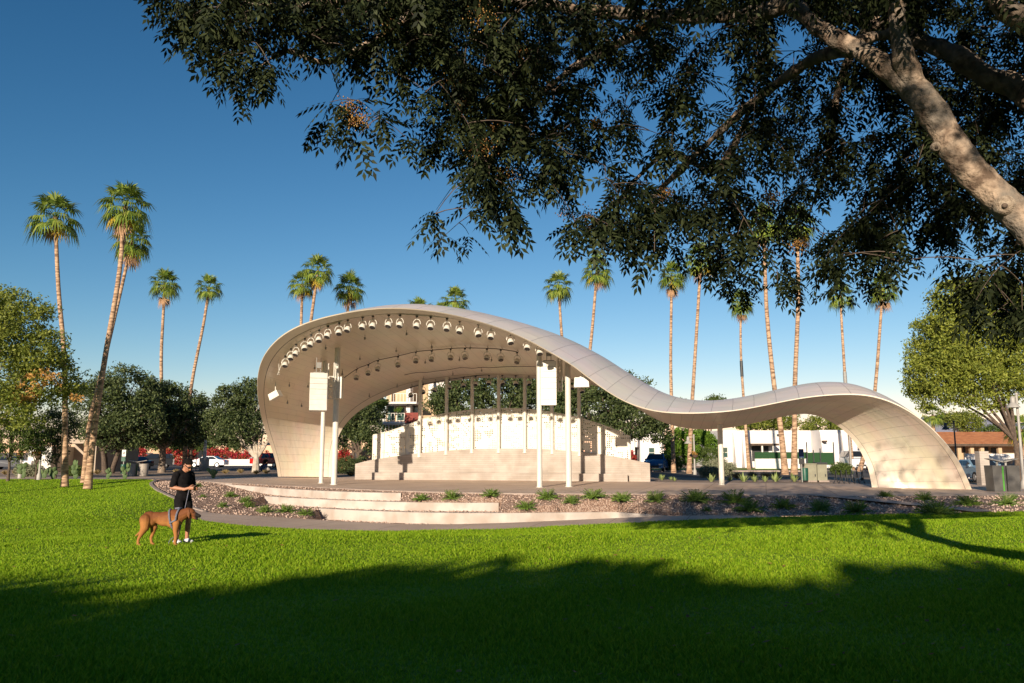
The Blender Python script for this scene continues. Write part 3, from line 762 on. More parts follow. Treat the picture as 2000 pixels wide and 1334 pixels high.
for a, c in zip(edges[:-1], edges[1:]):
    n = 6; V = []; UV = []
    for k in range(n + 1):
        px = a + .6 + (c - a - 1.2) * k / n; Y = wallY(px) + .25; X = (px - 1000) / F_PX * (Y * CT)
        if V: ulen += math.hypot(X - V[-1][0], Y - V[-1][1] - 56.5)
        zb = ctop(px, Y) - .02; zt = stop(px, Y)
        V += [(X, Y - 56.5, zb), (X, Y - 56.5, zt)]; UV += [(ulen, zb), (ulen, zt)]
    Fq = np.array([(2 * k, 2 * k + 2, 2 * k + 3, 2 * k + 1) for k in range(n)])
    me = np_mesh('panel', np.array(V), Fq); uvl = me.uv_layers.new(name="UVMap"); uvl.data.foreach_set("uv", np.array(UV, np.float32)[Fq.ravel()].ravel())
    put_mesh('panel', me, M['perf'], scr)
for px in edges:
    b = MB(); Y = wallY(px) + .33; X = (px - 1000) / F_PX * (Y * CT); b.tube([(X, Y, ctop(px, Y) - .1), (X, Y, stop(px, Y))], .04, 6); b.build('mullion', M['white_metal'], scr)
b = MB(); tops = []
for px in range(728, 1232, 12):
    Y = wallY(px) + .25; tops.append(((px - 1000) / F_PX * (Y * CT), Y, stop(px, Y) + .02))
b.tube(tops, .035, 6); b.build('top_rail', M['white_metal'], scr)
# back columns
for px in (820, 872, 922, 974, 1025, 1078, 1131):
    Y = wallY(px) - .02 + .18; X = (px - 1000) / F_PX * (Y * CT + 2 * ST)
    post(X, Y - .08, ctop(px, Y) - .3, ceil_z(X, Y) + .35, .125, shell)

# ------------------------------------------------------------ stage lights
def light_proto():
    r = empty('stage_light', (0, 0, 0))
    b = MB(); b.tube([(0, 0, 0), (0, 0, -.2)], .018, 6); b.box(-.05, .05, -.04, .04, -.06, .02)
    yk = [(math.sin(a) * .20, 0, -.38 + math.cos(a) * .22) for a in np.linspace(-PI * .55, PI * .55, 13)]
    b2 = MB(); b2.tube(yk, .017, 6)
    R = Matrix.Rotation(math.radians(-28), 4, 'X')
    b3 = MB(); b3.lathe([(.07, .12), (.12, .10), (.14, .03), (.165, .0), (.17, -.10), (.155, -.115)], (0, 0, -.47), 16, R)
    b4 = MB(); b4.lathe([(.135, -.118), (.14, -.127), (.01, -.130)], (0, 0, -.47), 16, R)
    b.build('clamp', M['dark'], r, True); b2.build('yoke', M['white_metal'], r, True, True)
    h = b3.build('housing', M['white_metal'], r, True, True); b4.build('lens', M['lens'], h, True)
    return r
ORD = ['first', 'second', 'third', 'fourth', 'fifth', 'sixth', 'seventh', 'eighth', 'ninth', 'tenth', 'eleventh', 'twelfth', 'thirteenth', 'fourteenth', 'fifteenth', 'sixteenth', 'seventeenth', 'eighteenth', 'nineteenth', 'twentieth', 'twenty-first', 'twenty-second', 'twenty-third', 'twenty-fourth']
LP = light_proto(); first = [True]
def place_lights(lst, desc, group, vr, dz=.0, tilt=None, up=15, ilim=None):
    pts = []
    for k, (px, py) in enumerate(lst):
        c = ceil_at(px, py - up, vr[0], vr[1], ilim)
        Y = c.y; q = P(px, py, Y)
        root = Vector((q.x, Y, q.z + .51)); 
        if first[0]: o = LP; first[0] = False
        else: o = copy_tree(LP)
        o.location = root; o.scale = (1.08,) * 3; o.rotation_euler = (0, 0, tilt[k] if tilt else random.uniform(-.5, .5))
        tag(o, '%s stage light from the left on the %s' % (ORD[k], desc), 'stage light', group)
        pts.append(root)
    return pts
def dense(pts, n=6):
    return [Vector(p) for p in cr_dense(pts, n)]
L1 = [(557,712),(568,698),(578,690),(595,679),(607,672),(623,663),(640,655),(662,649),(679,643),(708,638),(728,636),(759,634),(781,634),(814,636),(841,638),(873,641),(898,646),(934,652),(959,657),(997,667),(1030,678),(1054,688)]
pts1 = place_lights(L1, 'white front rail under the bandshell edge', 'stage lights on the front rail', (.06, .25), up=24, ilim=(0, 190))
L2 = [(696,737),(719,728),(738,720),(777,712),(812,704),(843,701),(880,698),(908,697),(951,698),(978,700),(1010,705)]
pts2 = place_lights(L2, 'dark middle rail across the bandshell ceiling', 'stage lights on the middle rail', (.3, .7), up=22, ilim=(0, 190))
L3 = [(802,771),(826,765),(849,761),(877,756),(905,752),(929,749),(955,747),(981,747),(1007,748),(1033,748),(1118,756),(1136,763)]
pts3 = place_lights(L3, 'rail along the rear edge of the bandshell', 'stage lights on the rear rail', (.82, .95), up=13, ilim=(0, 190))
def rail(pts, mat, label, lead=None):
    p = list(pts)
    b = MB(); b.tube(dense([v + Vector((0, 0, .03)) for v in p]), .025, 6)
    for v in p[::1]:
        c = Vector(CG.reshape(-1, 3)[np.argmin(((CG.reshape(-1, 3) - np.array(v + Vector((0, 0, .3)))) ** 2).sum(1))])
        b.tube([v + Vector((.1, 0, .03)), c], .014, 5)
    tag(b.build('light_rail', mat), label, 'rail', 'curved rails carrying the stage lights')
rail([P(542, 733, pts1[0].y + 1.0)] + pts1, M['white_metal'], 'white curved pipe rail just inside the front edge of the bandshell')
rail([P(668, 742, pts2[0].y)] + pts2, M['dark'], 'dark curved pipe rail across the middle of the bandshell ceiling')
rail(pts3, M['dark'], 'dark curved pipe rail along the rear edge of the bandshell')
# third bare track
tr_ = [ceil_at(790 + k * 22, 727 - 14 * math.sin(min(1, k / 9) * PI / 2), .4, .9, (0, 190)) - Vector((0, 0, .12)) for k in range(13)]
b = MB(); b.tube(dense(tr_, 3), .02, 5)
tag(b.build('ceiling_track', M['dark']), 'thin dark bare track behind the middle row of lights', 'track')
DL = [(820,262),(1100,230),(1028,348),(786,397),(555,325),(468,460),(663,505),(300,590),(288,712),(383,720),(842,660),(1043,590),(1228,540),(1418,508),(1615,490),(1280,320),(1542,320),(1457,410),(1232,433),(1687,410),(425,595)]
dlp = None
for k, (zx, zy) in enumerate(DL):
    px, py = 480 + zx * .285, 580 + zy * .285
    c = ceil_at(px, py, .03, .97, (0, 190))
    if dlp is None:
        dlp = empty('ceiling_spot', (0, 0, 0)); b = MB(); b.tube([(0, 0, .05), (0, 0, -.14)], .012, 5); b.build('stem', M['dark'], dlp, True)
        b = MB(); b.lathe([(.03, -.12), (.055, -.15), (.055, -.27), (.04, -.28)], n=10); b.build('can', M['grey_metal'], dlp, True)
        o = dlp
    else: o = copy_tree(dlp)
    o.location = c
    tag(o, 'tiny dark ceiling spot dotted over the bandshell ceiling', 'ceiling spot', 'tiny spots dotted over the ceiling')

# ------------------------------------------------------------ speakers
def array_speaker(px, py_top, Y, w_, h_, n, rz, label, curve):
    top = P(px, py_top, Y)
    r = empty('line_array_speaker', top, rz, label, 'speaker', 'hanging line array speakers')
    bh = h_ / n; a = 0; y = 0; z = 0
    for k in range(n):
        a = curve * max(0, k - n * .35) ** 1.3
        Mx = Matrix.Translation((0, y, z)) @ Matrix.Rotation(a, 4, 'X')
        b = MB(); pr = [(-.0, 0), (.35, -.02), (.35, -bh + .05), (0, -bh + .01)]
        vs = []
        for xs_, (yy, zz) in [(s, q) for s in (-w_ / 2, w_ / 2) for q in [(-.25, 0), (.28, -.03), (.28, -bh + .04), (-.25, -bh + .012)]]:
            tp = .86 if yy > 0 else 1
            vs.append(Mx @ Vector((xs_ * tp, yy, zz)))
        b.add(vs, [(0, 1, 2, 3), (7, 6, 5, 4), (0, 4, 5, 1), (1, 5, 6, 2), (2, 6, 7, 3), (3, 7, 4, 0)])
        c = b.build('cabinet', M['white_metal'], r, True)
        g = MB(); g.box(-w_ / 2 + .03, w_ / 2 - .03, -.262, -.252, -bh + .03, -.02, Mx); g.build('grille', M['white'], c, True)
        st = Mx @ Vector((0, 0, -bh)); y, z = st.y, st.z
    b = MB(); b.box(-.3, .3, -.2, .2, .0, .05); b.tube([(-.12, 0, .02), (-.12, 0, .9)], .02, 6); b.tube([(.12, 0, .02), (.12, 0, .9)], .02, 6)
    b.box(-.14, .14, -.1, .1, .3, .62); b.build('flying_frame', M['grey_metal'], r, True)
    return r
array_speaker(622, 729, 46.2, .98, 2.2, 7, math.radians(20), 'white curved line array speaker hanging by the left pair of columns', -.035)
array_speaker(1072, 706, 44.6, .86, 2.45, 8, math.radians(-8), 'white straight line array speaker hanging by the right pair of columns', -.006)
def truss(px0, px1, py0, py1, Y, label):
    a = P(px0, py0, Y); c = P(px1, py1, Y); b = MB(); w_ = .45
    r = empty('truss', (a.x, a.y, c.z), 0, label, 'truss', 'white lattice trusses behind the speakers')
    x0, x1, z0, z1 = a.x, c.x, c.z, a.z
    for x in (x0, x1):
        for y in (Y, Y + w_): b.tube([(x, y, z0), (x, y, z1 + .8)], .035, 6)
    b.build('chord', M['white_metal'], r)
    b = MB(); n = max(2, round((z1 - z0) / .6))
    for k in range(n):
        za = z0 + (z1 - z0) * k / n; zb = z0 + (z1 - z0) * (k + 1) / n
        for y in (Y, Y + w_):
            b.tube([(x0, y, za), (x1, y, zb)], .02, 5); b.tube([(x1, y, za), (x0, y, zb)], .02, 5); b.tube([(x0, y, za), (x1, y, za)], .02, 5)
        b.tube([(x0, Y, za), (x0, Y + w_, za)], .02, 5); b.tube([(x1, Y, za), (x1, Y + w_, za)], .02, 5)
    for y in (Y, Y + w_): b.tube([(x0, y, z1), (x1, y, z1)], .02, 5)
    b.build('lattice', M['white_metal'], r)
truss(638, 651, 735, 778, 46.9, 'white lattice truss with crossed braces between the left array speaker and column')
truss(1090, 1098, 700, 763, 45.6, 'slim lattice truss behind the right array speaker')
b = MB(); a = P(655, 736, 47.6); c = P(667, 778, 47.6); b.box(a.x, c.x, 47.5, 48.1, c.z, a.z); b.tube([P(660, 736, 47.8), P(660, 700, 47.8)], .02, 6)
tag(b.build('speaker_cabinet', M['white_metal']), 'squarish white speaker cabinet behind the second left column', 'speaker')
def fill_speaker(px, py, Y, w_, h_, rx, rz, pole, label):
    c = P(px, py, Y); r = empty('fill_speaker', c, rz, label, 'speaker')
    R = Matrix.Rotation(rx, 4, 'Y'); b = MB()
    b.prism([(-w_ / 2, -h_ / 2), (w_ / 2, -h_ / 2), (w_ / 2 - .04, h_ / 2), (-w_ / 2 + .04, h_ / 2)], -.22, .25, R); b.build('cabinet', M['white_metal'], r, True)
    b = MB(); b.tube([(0, 0, h_ / 2 + pole), (0, 0, h_ / 2)], .03, 8); b.box(-.12, .12, -.06, .06, h_ / 2 + .0, h_ / 2 + .06, R); b.build('bracket', M['white_metal'], r, True)
    b = MB(); b.box(-w_ / 2 + .03, w_ / 2 - .03, -.232, -.223, -h_ / 2 + .04, h_ / 2 - .04, R); b.build('grille', M['white'], r, True)
fill_speaker(537.5, 772, 52, .75, .42, -.45, -.3, .75, 'small white tilted speaker hanging on a stem inside the left edge of the bandshell')
fill_speaker(1137, 747, 43.2, .82, .52, 0, -.25, .35, 'small white box speaker hanging to the right of the right hand columns')
# ------------------------------------------------------------ foliage
def leaf_quads(C, size, up=None, flat=.0, aspect=.45):
    """rhombic folded leaves at centres C (n,3)"""
    n = len(C); d = RNG.normal(0, 1, (n, 3)); 
    if up is not None: d = d + up
    d /= np.linalg.norm(d, axis=1)[:, None]
    e = RNG.normal(0, 1, (n, 3)); e -= d * (e * d).sum(1)[:, None]; e /= np.linalg.norm(e, axis=1)[:, None]
    L = size * (.7 + .6 * RNG.random(n))[:, None]
    V = np.stack([C - d * L * .5, C + e * L * aspect * .5, C + d * L * .5, C - e * L * aspect * .5], 1).reshape(-1, 3)
    return V, np.arange(n)[:, None] * 4 + np.arange(4)[None, :]
def clump_points(blobs, n_clump, per, spread, hollow=.55):
    """blobs: (cx,cy,cz,rx,ry,rz)"""
    vol = np.array([b[3] * b[5] * .5 + b[4] * b[3] * .5 for b in blobs]); vol = vol / vol.sum(); out = []
    for b, f in zip(blobs, vol):
        k = max(3, int(n_clump * f)); d = RNG.normal(0, 1, (k, 3)); d[:, 2] += .15; d /= np.linalg.norm(d, axis=1)[:, None]
        rr = (hollow + (1.06 - hollow) * RNG.random(k) ** .6)[:, None]
        c = np.array(b[:3]) + d * rr * np.array(b[3:6])
        sp = spread * (.6 + .8 * RNG.random(k))
        off = RNG.normal(0, 1, (k, per, 3)); off /= (np.linalg.norm(off, axis=2)[..., None] + 1e-6); off *= (RNG.random((k, per)) ** .5)[..., None]
        off[..., 2] *= .7
        out.append((c[:, None, :] + off * sp[:, None, None]).reshape(-1, 3))
    return np.concatenate(out)
def limb_path(a, b, bend=.1, n=5):
    a, b = Vector(a), Vector(b); L = (b - a).length; o = Vector((random.uniform(-1, 1), random.uniform(-1, 1), random.uniform(0, .6))) * L * bend
    return [a.lerp(b, k / n) + o * math.sin(PI * k / n) for k in range(n + 1)]
def tree(name, label, base, blobs, leafm, barkm, n_clump=200, per=45, spread=.7, leaf=.22, trunk_r=.22, fork=1.4, nlimb=8, group=None, stems=1, extra=None, cat='tree', hollow=.55):
    r = empty(name, base, 0, label, cat, group); bx_, by_, bz_ = base
    B = [(b[0] - bx_, b[1] - by_, b[2] - bz_, b[3], b[4], b[5]) for b in blobs]
    t = MB()
    tops = []
    for s in range(stems):
        a = 2 * PI * s / max(1, stems) + .4; o = Vector((math.cos(a), math.sin(a), 0)) * (trunk_r * 1.1 if stems > 1 else 0)
        f = Vector((o.x * 3, o.y * 3, fork)); t.tube([o + Vector((0, 0, -.15)), o.lerp(f, .3) , o.lerp(f, .7) + Vector((.03, 0, 0)), f], [trunk_r * 1.25, trunk_r, trunk_r * .85, trunk_r * .8], 9); tops.append(f)
    for k in range(nlimb):
        b = B[k % len(B)]; q = (b[0] + random.uniform(-.6, .6) * b[3], b[1] + random.uniform(-.6, .6) * b[4], b[2] + random.uniform(-.3, .7) * b[5])
        s = tops[k % len(tops)]; p = limb_path(s, q, .12)
        t.tube(p, [trunk_r * .62 * (1 - .16 * i) for i in range(6)], 7)
        for _ in range(2):
            m = p[3]; q2 = m + Vector((random.uniform(-1, 1) * b[3] * .6, random.uniform(-1, 1) * b[4] * .6, random.uniform(0, .7) * b[5]))
            t.tube(limb_path(m, q2, .1, 3), [trunk_r * .28, trunk_r * .2, trunk_r * .13, trunk_r * .06], 5)
    t.build('trunk', barkm, r, True, True)
    C = clump_points(B, n_clump, per, spread, hollow)
    V, Fq = leaf_quads(C, leaf, np.array((0, 0, .15)))
    put_mesh('crown', np_mesh('crown', V, Fq), leafm, r)
    if extra:
        C = clump_points([(e[0] - bx_, e[1] - by_, e[2] - bz_, e[3], e[4], e[5]) for e in extra[0]], extra[2], 26, .35, .1)
        V, Fq = leaf_quads(C, leaf, np.array((0, 0, .1))); put_mesh('dry_leaves', np_mesh('dry_leaves', V, Fq), extra[1], r)
    return r
def PB(px, py, Y, rx, ry, depth=None):
    """ellipsoid blob from a picture centre and radii in photo px"""
    p = P(px, py, Y); s = Y / F_PX
    return (p.x, p.y, p.z, rx * s, (depth if depth else rx * s), ry * s)
def base_at(px, Y, z=0): 
    p = P(px, 884, Y); return (p.x, Y, z)

# left row of dark trees
tree('broadleaf_tree', 'big dark green tree behind the leaning pair of palms on the left', base_at(212, 74), [PB(240, 775, 74, 62, 58), PB(195, 800, 74, 48, 62), PB(270, 815, 73, 45, 50), PB(225, 845, 73, 55, 35)], M['leaf_dark'], M['bark_dark'], 420, 60, .75, .26, .25, 2.0, 10, stems=3)
tree('broadleaf_tree', 'dark green tree with a pale trunk between the two tall thin palms', base_at(318, 78), [PB(325, 795, 78, 45, 50), PB(300, 830, 77, 42, 42), PB(345, 830, 79, 35, 45), PB(310, 780, 80, 30, 35)], M['leaf_dark'], M['bark_pale'], 340, 60, .75, .26, .33, 2.2, 9)
tree('broadleaf_tree', 'dark tree partly hidden behind the man and the thin leaning palm', base_at(372, 88), [PB(372, 815, 88, 38, 48), PB(360, 850, 88, 35, 25)], M['leaf_dark'], M['bark_dark'], 220, 55, .8, .3, .25, 2.0, 6)
tree('broadleaf_tree', 'rounded dark green tree with pruned white branching trunk beside the left bandshell leg', base_at(501, 79), [PB(455, 800, 79, 42, 48), PB(490, 790, 80, 38, 48), PB(425, 835, 79, 33, 33), PB(462, 842, 78, 45, 30)], M['leaf_dark'], M['bark_white'], 380, 60, .75, .26, .2, 1.6, 9)
# bare pruned limbs of that tree
b = MB(); o = Vector(base_at(501, 78.6)); 
b.tube([o + Vector((0, 0, -.1)), o + Vector((0, 0, 1.2)), o + Vector((.05, 0, 2.0))], [.40, .28, .25], 9)
for dx, h in [(-1.5, 3.4), (-.9, 3.9), (-.35, 4.4), (.1, 4.4), (.55, 4.2), (1.0, 3.3), (-1.1, 2.9), (1.25, 3.9)]:
    b.tube([o + Vector((dx * .15, 0, 1.5)), o + Vector((dx * .6, -.1, 2.3)), o + Vector((dx * .95, -.2, h * .8)), o + Vector((dx * 1.1, -.2, h))], [.15, .12, .09, .06], 7)
tag(b.build('pruned_trunk', M['bark_white'], None), 'whitewashed bare forked trunk of the pruned tree left of the bandshell', 'tree')
# near left yellow-green tree
tree('shade_tree', 'yellow green leafy tree with a patch of golden leaves at the left edge', base_at(-60, 45), [PB(30, 640, 45, 75, 70), PB(-20, 700, 45, 90, 90), PB(75, 690, 45, 55, 50), PB(95, 740, 46, 60, 45), PB(30, 790, 44, 60, 45), PB(140, 770, 46, 25, 25), PB(10, 600, 45, 40, 45)], M['leaf_olive'], M['bark_pale'], 620, 52, .55, .18, .16, 2.0, 11, extra=([PB(40, 775, 44, 38, 28), PB(85, 740, 43.6, 30, 18), PB(150, 775, 45, 14, 10)], M['leaf_gold'], 34), hollow=.35)
tree('shade_tree', 'dark leafy young tree standing on a thin trunk at the far left edge', base_at(20, 56, 0), [PB(25, 860, 56, 40, 42), PB(20, 810, 56, 40, 45)], M['leaf_mid'], M['bark_dark'], 160, 45, .5, .18, .1, 1.2, 6)
tree('shade_tree', 'dark upright young tree in front of the beige left building', base_at(112, 60, 0), [PB(108, 870, 60, 26, 38), PB(112, 830, 60, 34, 35)], M['leaf_dark'], M['bark_dark'], 150, 45, .5, .17, .08, 1.0, 6)
tree('shade_tree', 'small slender tree between the two left lamp posts', base_at(73, 57, 0), [PB(72, 860, 57, 20, 28)], M['leaf_mid'], M['bark_dark'], 60, 40, .4, .15, .06, 1.0, 5)
# behind the stage
tree('broadleaf_tree', 'dark green tree seen through the left of the stage opening beside the flats', base_at(700, 76, 0), [PB(700, 820, 76, 38, 38), PB(672, 848, 76, 28, 28), PB(725, 855, 75, 25, 22)], M['leaf_dark'], M['bark_dark'], 230, 55, .7, .24, .25, 1.8, 6)
tree('broadleaf_tree', 'bright green tree crown rising behind the balcony end of the flats', base_at(690, 92, 0), [PB(690, 795, 92, 60, 40), PB(735, 800, 92, 20, 25)], M['leaf_mid'], M['bark_dark'], 200, 45, .8, .3, .25, 2, 6)
tree('broadleaf_tree', 'long dark green tree filling the stage opening above the perforated screen', base_at(930, 74, 0), [PB(900, 780, 74, 60, 42), PB(980, 765, 74, 70, 50), PB(1060, 780, 73, 60, 50), PB(870, 790, 75, 35, 25)], M['leaf_dark'], M['bark_dark'], 520, 55, .75, .26, .35, 2.2, 10)
tree('broadleaf_tree', 'wide dark green tree whose crown shows above the falling roof edge on the right', base_at(1180, 70, 0), [PB(1150, 800, 70, 70, 50), PB(1225, 770, 70, 40, 42), PB(1235, 820, 69, 55, 38), PB(1280, 840, 70, 30, 22), PB(1110, 770, 71, 50, 40)], M['leaf_dark'], M['bark_dark'], 560, 55, .7, .25, .35, 2.0, 12)
tree('citrus_tree', 'dense bright green rounded tree between the white house and white building', base_at(1345, 86, 0), [PB(1342, 862, 86, 44, 28), PB(1330, 885, 86, 36, 25), PB(1375, 870, 86, 26, 26)], M['leaf_bright'], M['bark_dark'], 330, 55, .55, .24, .2, 1.0, 6)
tree('dark_shrub', 'dark grey green shrub under the bright green rounded tree', base_at(1385, 80, 0), [PB(1388, 893, 80, 22, 18)], M['leaf_mid'], M['bark_dark'], 70, 40, .4, .16, .08, .4, 4, cat='shrub')
tree('broadleaf_tree', 'olive green treetop behind the white building left of the centre palms', base_at(1470, 118, 0), [PB(1465, 828, 118, 30, 12), PB(1500, 820, 118, 35, 18), PB(1530, 822, 118, 28, 20)], M['leaf_olive'], M['bark_dark'], 160, 45, .9, .36, .25, 2.5, 6)
tree('broadleaf_tree', 'feathery olive treetop behind the white building seen under the roof arch', base_at(1605, 118, 0), [PB(1605, 832, 118, 42, 18), PB(1640, 838, 118, 25, 12)], M['leaf_olive'], M['bark_dark'], 130, 45, .8, .3, .25, 2.5, 6)
tree('broadleaf_tree', 'small round treetop peeking above the low dip of the bandshell roof', base_at(1385, 125, 0), [PB(1395, 790, 125, 20, 14), PB(1330, 790, 125, 12, 10)], M['leaf_mid'], M['bark_dark'], 60, 40, .9, .36, .25, 2.5, 4)
# right
tree('shade_tree', 'large airy yellow green tree rising behind the right bandshell leg', base_at(1985, 50, 0), [PB(1850, 650, 51, 60, 50), PB(1880, 590, 51, 60, 45), PB(1960, 620, 50, 75, 70), PB(1830, 740, 51, 55, 55), PB(1930, 740, 50, 70, 60), PB(2010, 700, 50, 60, 80), PB(1800, 690, 52, 30, 26), PB(1870, 700, 50, 50, 45), PB(1800, 775, 52, 25, 30)], M['leaf_yellow'], M['bark_dark'], 1300, 58, .6, .19, .17, 2.6, 11, hollow=.3)
tree('broadleaf_tree', 'feathery green tree behind the orange tiled roof', base_at(1890, 105, 0), [PB(1890, 825, 105, 26, 22), PB(1860, 820, 105, 30, 14)], M['leaf_olive'], M['bark_dark'], 130, 45, .7, .28, .2, 2, 5)
tree('broadleaf_tree', 'low row of pale green trees behind the right end of the orange roof', base_at(1940, 120, 0), [PB(1940, 842, 120, 30, 10), PB(1980, 846, 120, 28, 9)], M['leaf_mid'], M['bark_dark'], 90, 40, .8, .3, .2, 2, 5)
# far background masses at left
tree('broadleaf_tree', 'hazy green tree far behind the parked cars near the man', base_at(440, 150, 0), [PB(430, 868, 150, 60, 14), PB(350, 868, 150, 60, 14)], M['leaf_mid'], M['bark_dark'], 160, 40, 1.2, .45, .3, 1.5, 6)
tree('broadleaf_tree', 'far dark tree line behind the left cars', base_at(250, 155, 0), [PB(240, 862, 155, 70, 18)], M['leaf_dark'], M['bark_dark'], 140, 40, 1.2, .45, .3, 1.5, 5)
# trees behind the viewer that shade the near lawn
bk = [(-30, -30, 5.2), (-20.5, -24, 6.0), (-12.5, -24.5, 6.4), (-5, -25, 6.4), (2, -24, 6.5), (9, -23, 6.3), (17, -24, 6.6), (25, -25, 6.2)]
wds = ['westernmost', 'second', 'third', 'fourth', 'fifth', 'sixth', 'seventh', 'easternmost']
for i, (x, y, zc) in enumerate(bk):
    hh = (9.8, 9.6, 10.4, 10.5, 10.2, 10.4, 10.4, 10.4)[i] - zc
    tree('shade_tree', '%s broad tree behind the viewer whose shade covers the near lawn' % wds[i], (x, y, .2), [(x, y, zc, 5.6, 4.0, hh * .93), (x + 3.6, y - .5, zc - .2, 5.2, 3.5, hh * .95), (x + 1.8, y, zc + hh * .35, 4.5, 3, hh * .58)], M['leaf_dark'], M['bark_dark'], 1100, 30, 1.0, .8, .35, 2.2, 5, hollow=.05, group='trees behind the viewer')

# ------------------------------------------------------------ palms
def fan(V, Fq, at, dirv, size, droop, nseg=15):
    """costapalmate leaf: narrow pleated segments from the petiole tip"""
    d = np.array(dirv, float); d /= np.linalg.norm(d)
    side = np.cross(d, (0, 0, 1.0)); ns = np.linalg.norm(side)
    side = side / ns if ns > .05 else np.array((1.0, 0, 0)); nrm = np.cross(side, d)
    at = np.array(at, float)
    for k in range(nseg):
        a = (k / (nseg - 1) - .5) * 3.9
        L = size * (1 - .22 * abs(a) / 2) * random.uniform(.78, 1.12)
        q = d * math.cos(a) + side * math.sin(a)
        w_ = np.cross(q, nrm); w_ /= np.linalg.norm(w_); wd = size * .062
        m = at + q * L * .55 + nrm * (.06 * size) ; m[2] -= droop * L * .12
        tip = at + q * L; tip[2] -= droop * L * random.uniform(.45, .8)
        i0 = len(V)
        V += [at, m + w_ * wd, tip, m - w_ * wd]; Fq.append((i0, i0 + 1, i0 + 2, i0 + 3))
def palm_meshes(seed, n_green=34, n_yel=3, n_dead=5, R=1.0, dead_low=1.2):
    random.seed(seed); out = []
    def grp(n, elo, ehi, size, drp, zoff, pet, seq=0):
        V, Fq = [], []
        for k in range(n):
            el = math.radians(ehi + (elo - ehi) * ((k + .5) / n) ** .9 + random.uniform(-8, 8)); az = k * 2.4 + seq + random.uniform(-.3, .3)
            d = np.array((math.cos(az) * math.cos(el), math.sin(az) * math.cos(el), math.sin(el)))
            p0 = np.array((0, 0, zoff)); p = pet * random.uniform(.85, 1.1)
            tip = p0 + d * p; tip[2] -= .12 * p * math.cos(el)
            w_ = np.cross(d, (0, 0, 1.)); w_ = w_ / (np.linalg.norm(w_) + 1e-6) * .025
            i0 = len(V); V += [p0 - w_, p0 + w_, tip + w_ * .6, tip - w_ * .6]; Fq.append((i0, i0 + 1, i0 + 2, i0 + 3))
            dd = d.copy(); dd[2] -= .35 * math.cos(el); fan(V, Fq, tip, dd, size * random.uniform(.85, 1.1), drp * (1.1 - math.sin(max(0, el)) * .8))
        return np_mesh('fronds', np.array(V) * R, np.array(Fq))
    g = grp(n_green, -38, 84, .88, 1.0, .0, 1.0)
    y = grp(n_yel, -48, -30, .8, .9, -.15, .75, random.uniform(0, 6)) if n_yel else None
    d = grp(n_dead, -86, -66, .75, .6, -.2, dead_low, random.uniform(0, 6)) if n_dead else None
    for m_, mt in ((g, 'palm_leaf'), (y, 'palm_yellow'), (d, 'palm_dead')):
        if m_: m_.materials.append(M[mt])
    return g, y, d
PALM = [palm_meshes(s, 31 + (s % 3) * 3, 1 + s % 3, 1 + s % 3, 1.0, .6 + .35 * (s % 3)) for s in range(6)]
random.seed(21)
def palm(label, pts, Y, r0, crown_px, var, rot=0, zbase=0, Yt=None, dark=None, sleeve=None, yel=True):
    """pts: trunk centre line in photo px from base to crown"""
    Yt = Yt or Y
    n = len(pts); Q = []
    for k, (px, py) in enumerate(pts):
        Q.append(P(px, py, Y + (Yt - Y) * k / (n - 1)))
    if zbase is not None: Q[0].z = zbase - .1
    base = Vector((Q[0].x, Q[0].y, max(-1, zbase or 0)))
    r = empty('fan_palm', base, 0, label, 'palm tree', 'tall fan palms around the park')
    D = [Vector(v) for v in cr_dense(Q, 8)]
    N = len(D) - 1
    rad = [r0 * .68 * (1.0 - .38 * (k / N)) * (1 + .42 * math.exp(-k / N * 11)) for k in range(N + 1)]
    b = MB(); b.tube([d - base for d in D], rad, 12)
    tr = b.build('trunk', M['palm_trunk'], r, True, True)
    top = D[-1] - base; R = crown_px * Y / F_PX / 1.72
    for m_, nm in zip(PALM[var % 6], ('crown', 'yellow_fronds', 'dead_fronds')):
        if m_ is None or (nm == 'yellow_fronds' and not yel): continue
        o = bpy.data.objects.new(nm, m_); link(o, r); o.location = top + Vector((0, 0, R * .05)); o.rotation_euler = (0, 0, rot); o.scale = (R, R, R * 1.08)
    b = MB(); b.ell(top - Vector((0, 0, R * .1)), (rad[-1] * 1.4, rad[-1] * 1.4, R * .22), 9, 6); b.build('crown_base', M['palm_dead'], r, True, True)
    if sleeve:
        p0, p1 = sleeve; ks = [k for k, d in enumerate(D) if p0 <= proj(d)[1] <= p1]
        if ks:
            b = MB(); b.tube([D[k] - base for k in ks], [rad[k] * 1.25 for k in ks], 12); b.build('sleeve', M['dark'] if dark else M['grey_metal'], r, True, True)
    return r
palm('tall straight palm leftmost in the picture', [(127,943),(127,800),(125,690),(114,560),(108,425)], 51, .26, 57, 0, .3, hit(127,943).z)
palm('tallest palm of the leaning pair on the left, in front', [(172,946),(184,840),(205,700),(232,540),(245,405)], 49, .28, 57, 1, 1.1, hit(172,946).z)
palm('shorter palm of the leaning pair on the left, behind', [(164,932),(176,820),(204,705),(240,550),(258,470)], 54, .22, 45, 2, 2.0, 0)
palm('thin palm with a drooping dead skirt left of the gap before the bandshell', [(316,912),(316,820),(315,700),(318,630),(322,556)], 84, .3, 34, 5, .5, 0, yel=False)
palm('thin palm leaning right above the head of the man', [(360,915),(366,820),(377,735),(398,630),(408,563)], 84, .3, 31, 3, 1.4, 0, yel=False)
palm('left palm of the three left of the bandshell crest', [(584,915),(586,760),(588,640),(591,557)], 92, .33, 31, 1, 3.0, 0)
palm('tallest palm of the three left of the bandshell crest', [(588,915),(598,720),(607,630),(621,530)], 90, .36, 37, 4, 0, 0)
palm('right palm of the three left of the bandshell crest', [(672,915),(676,720),(679,610),(683,563)], 95, .36, 35, 2, .8, 0)
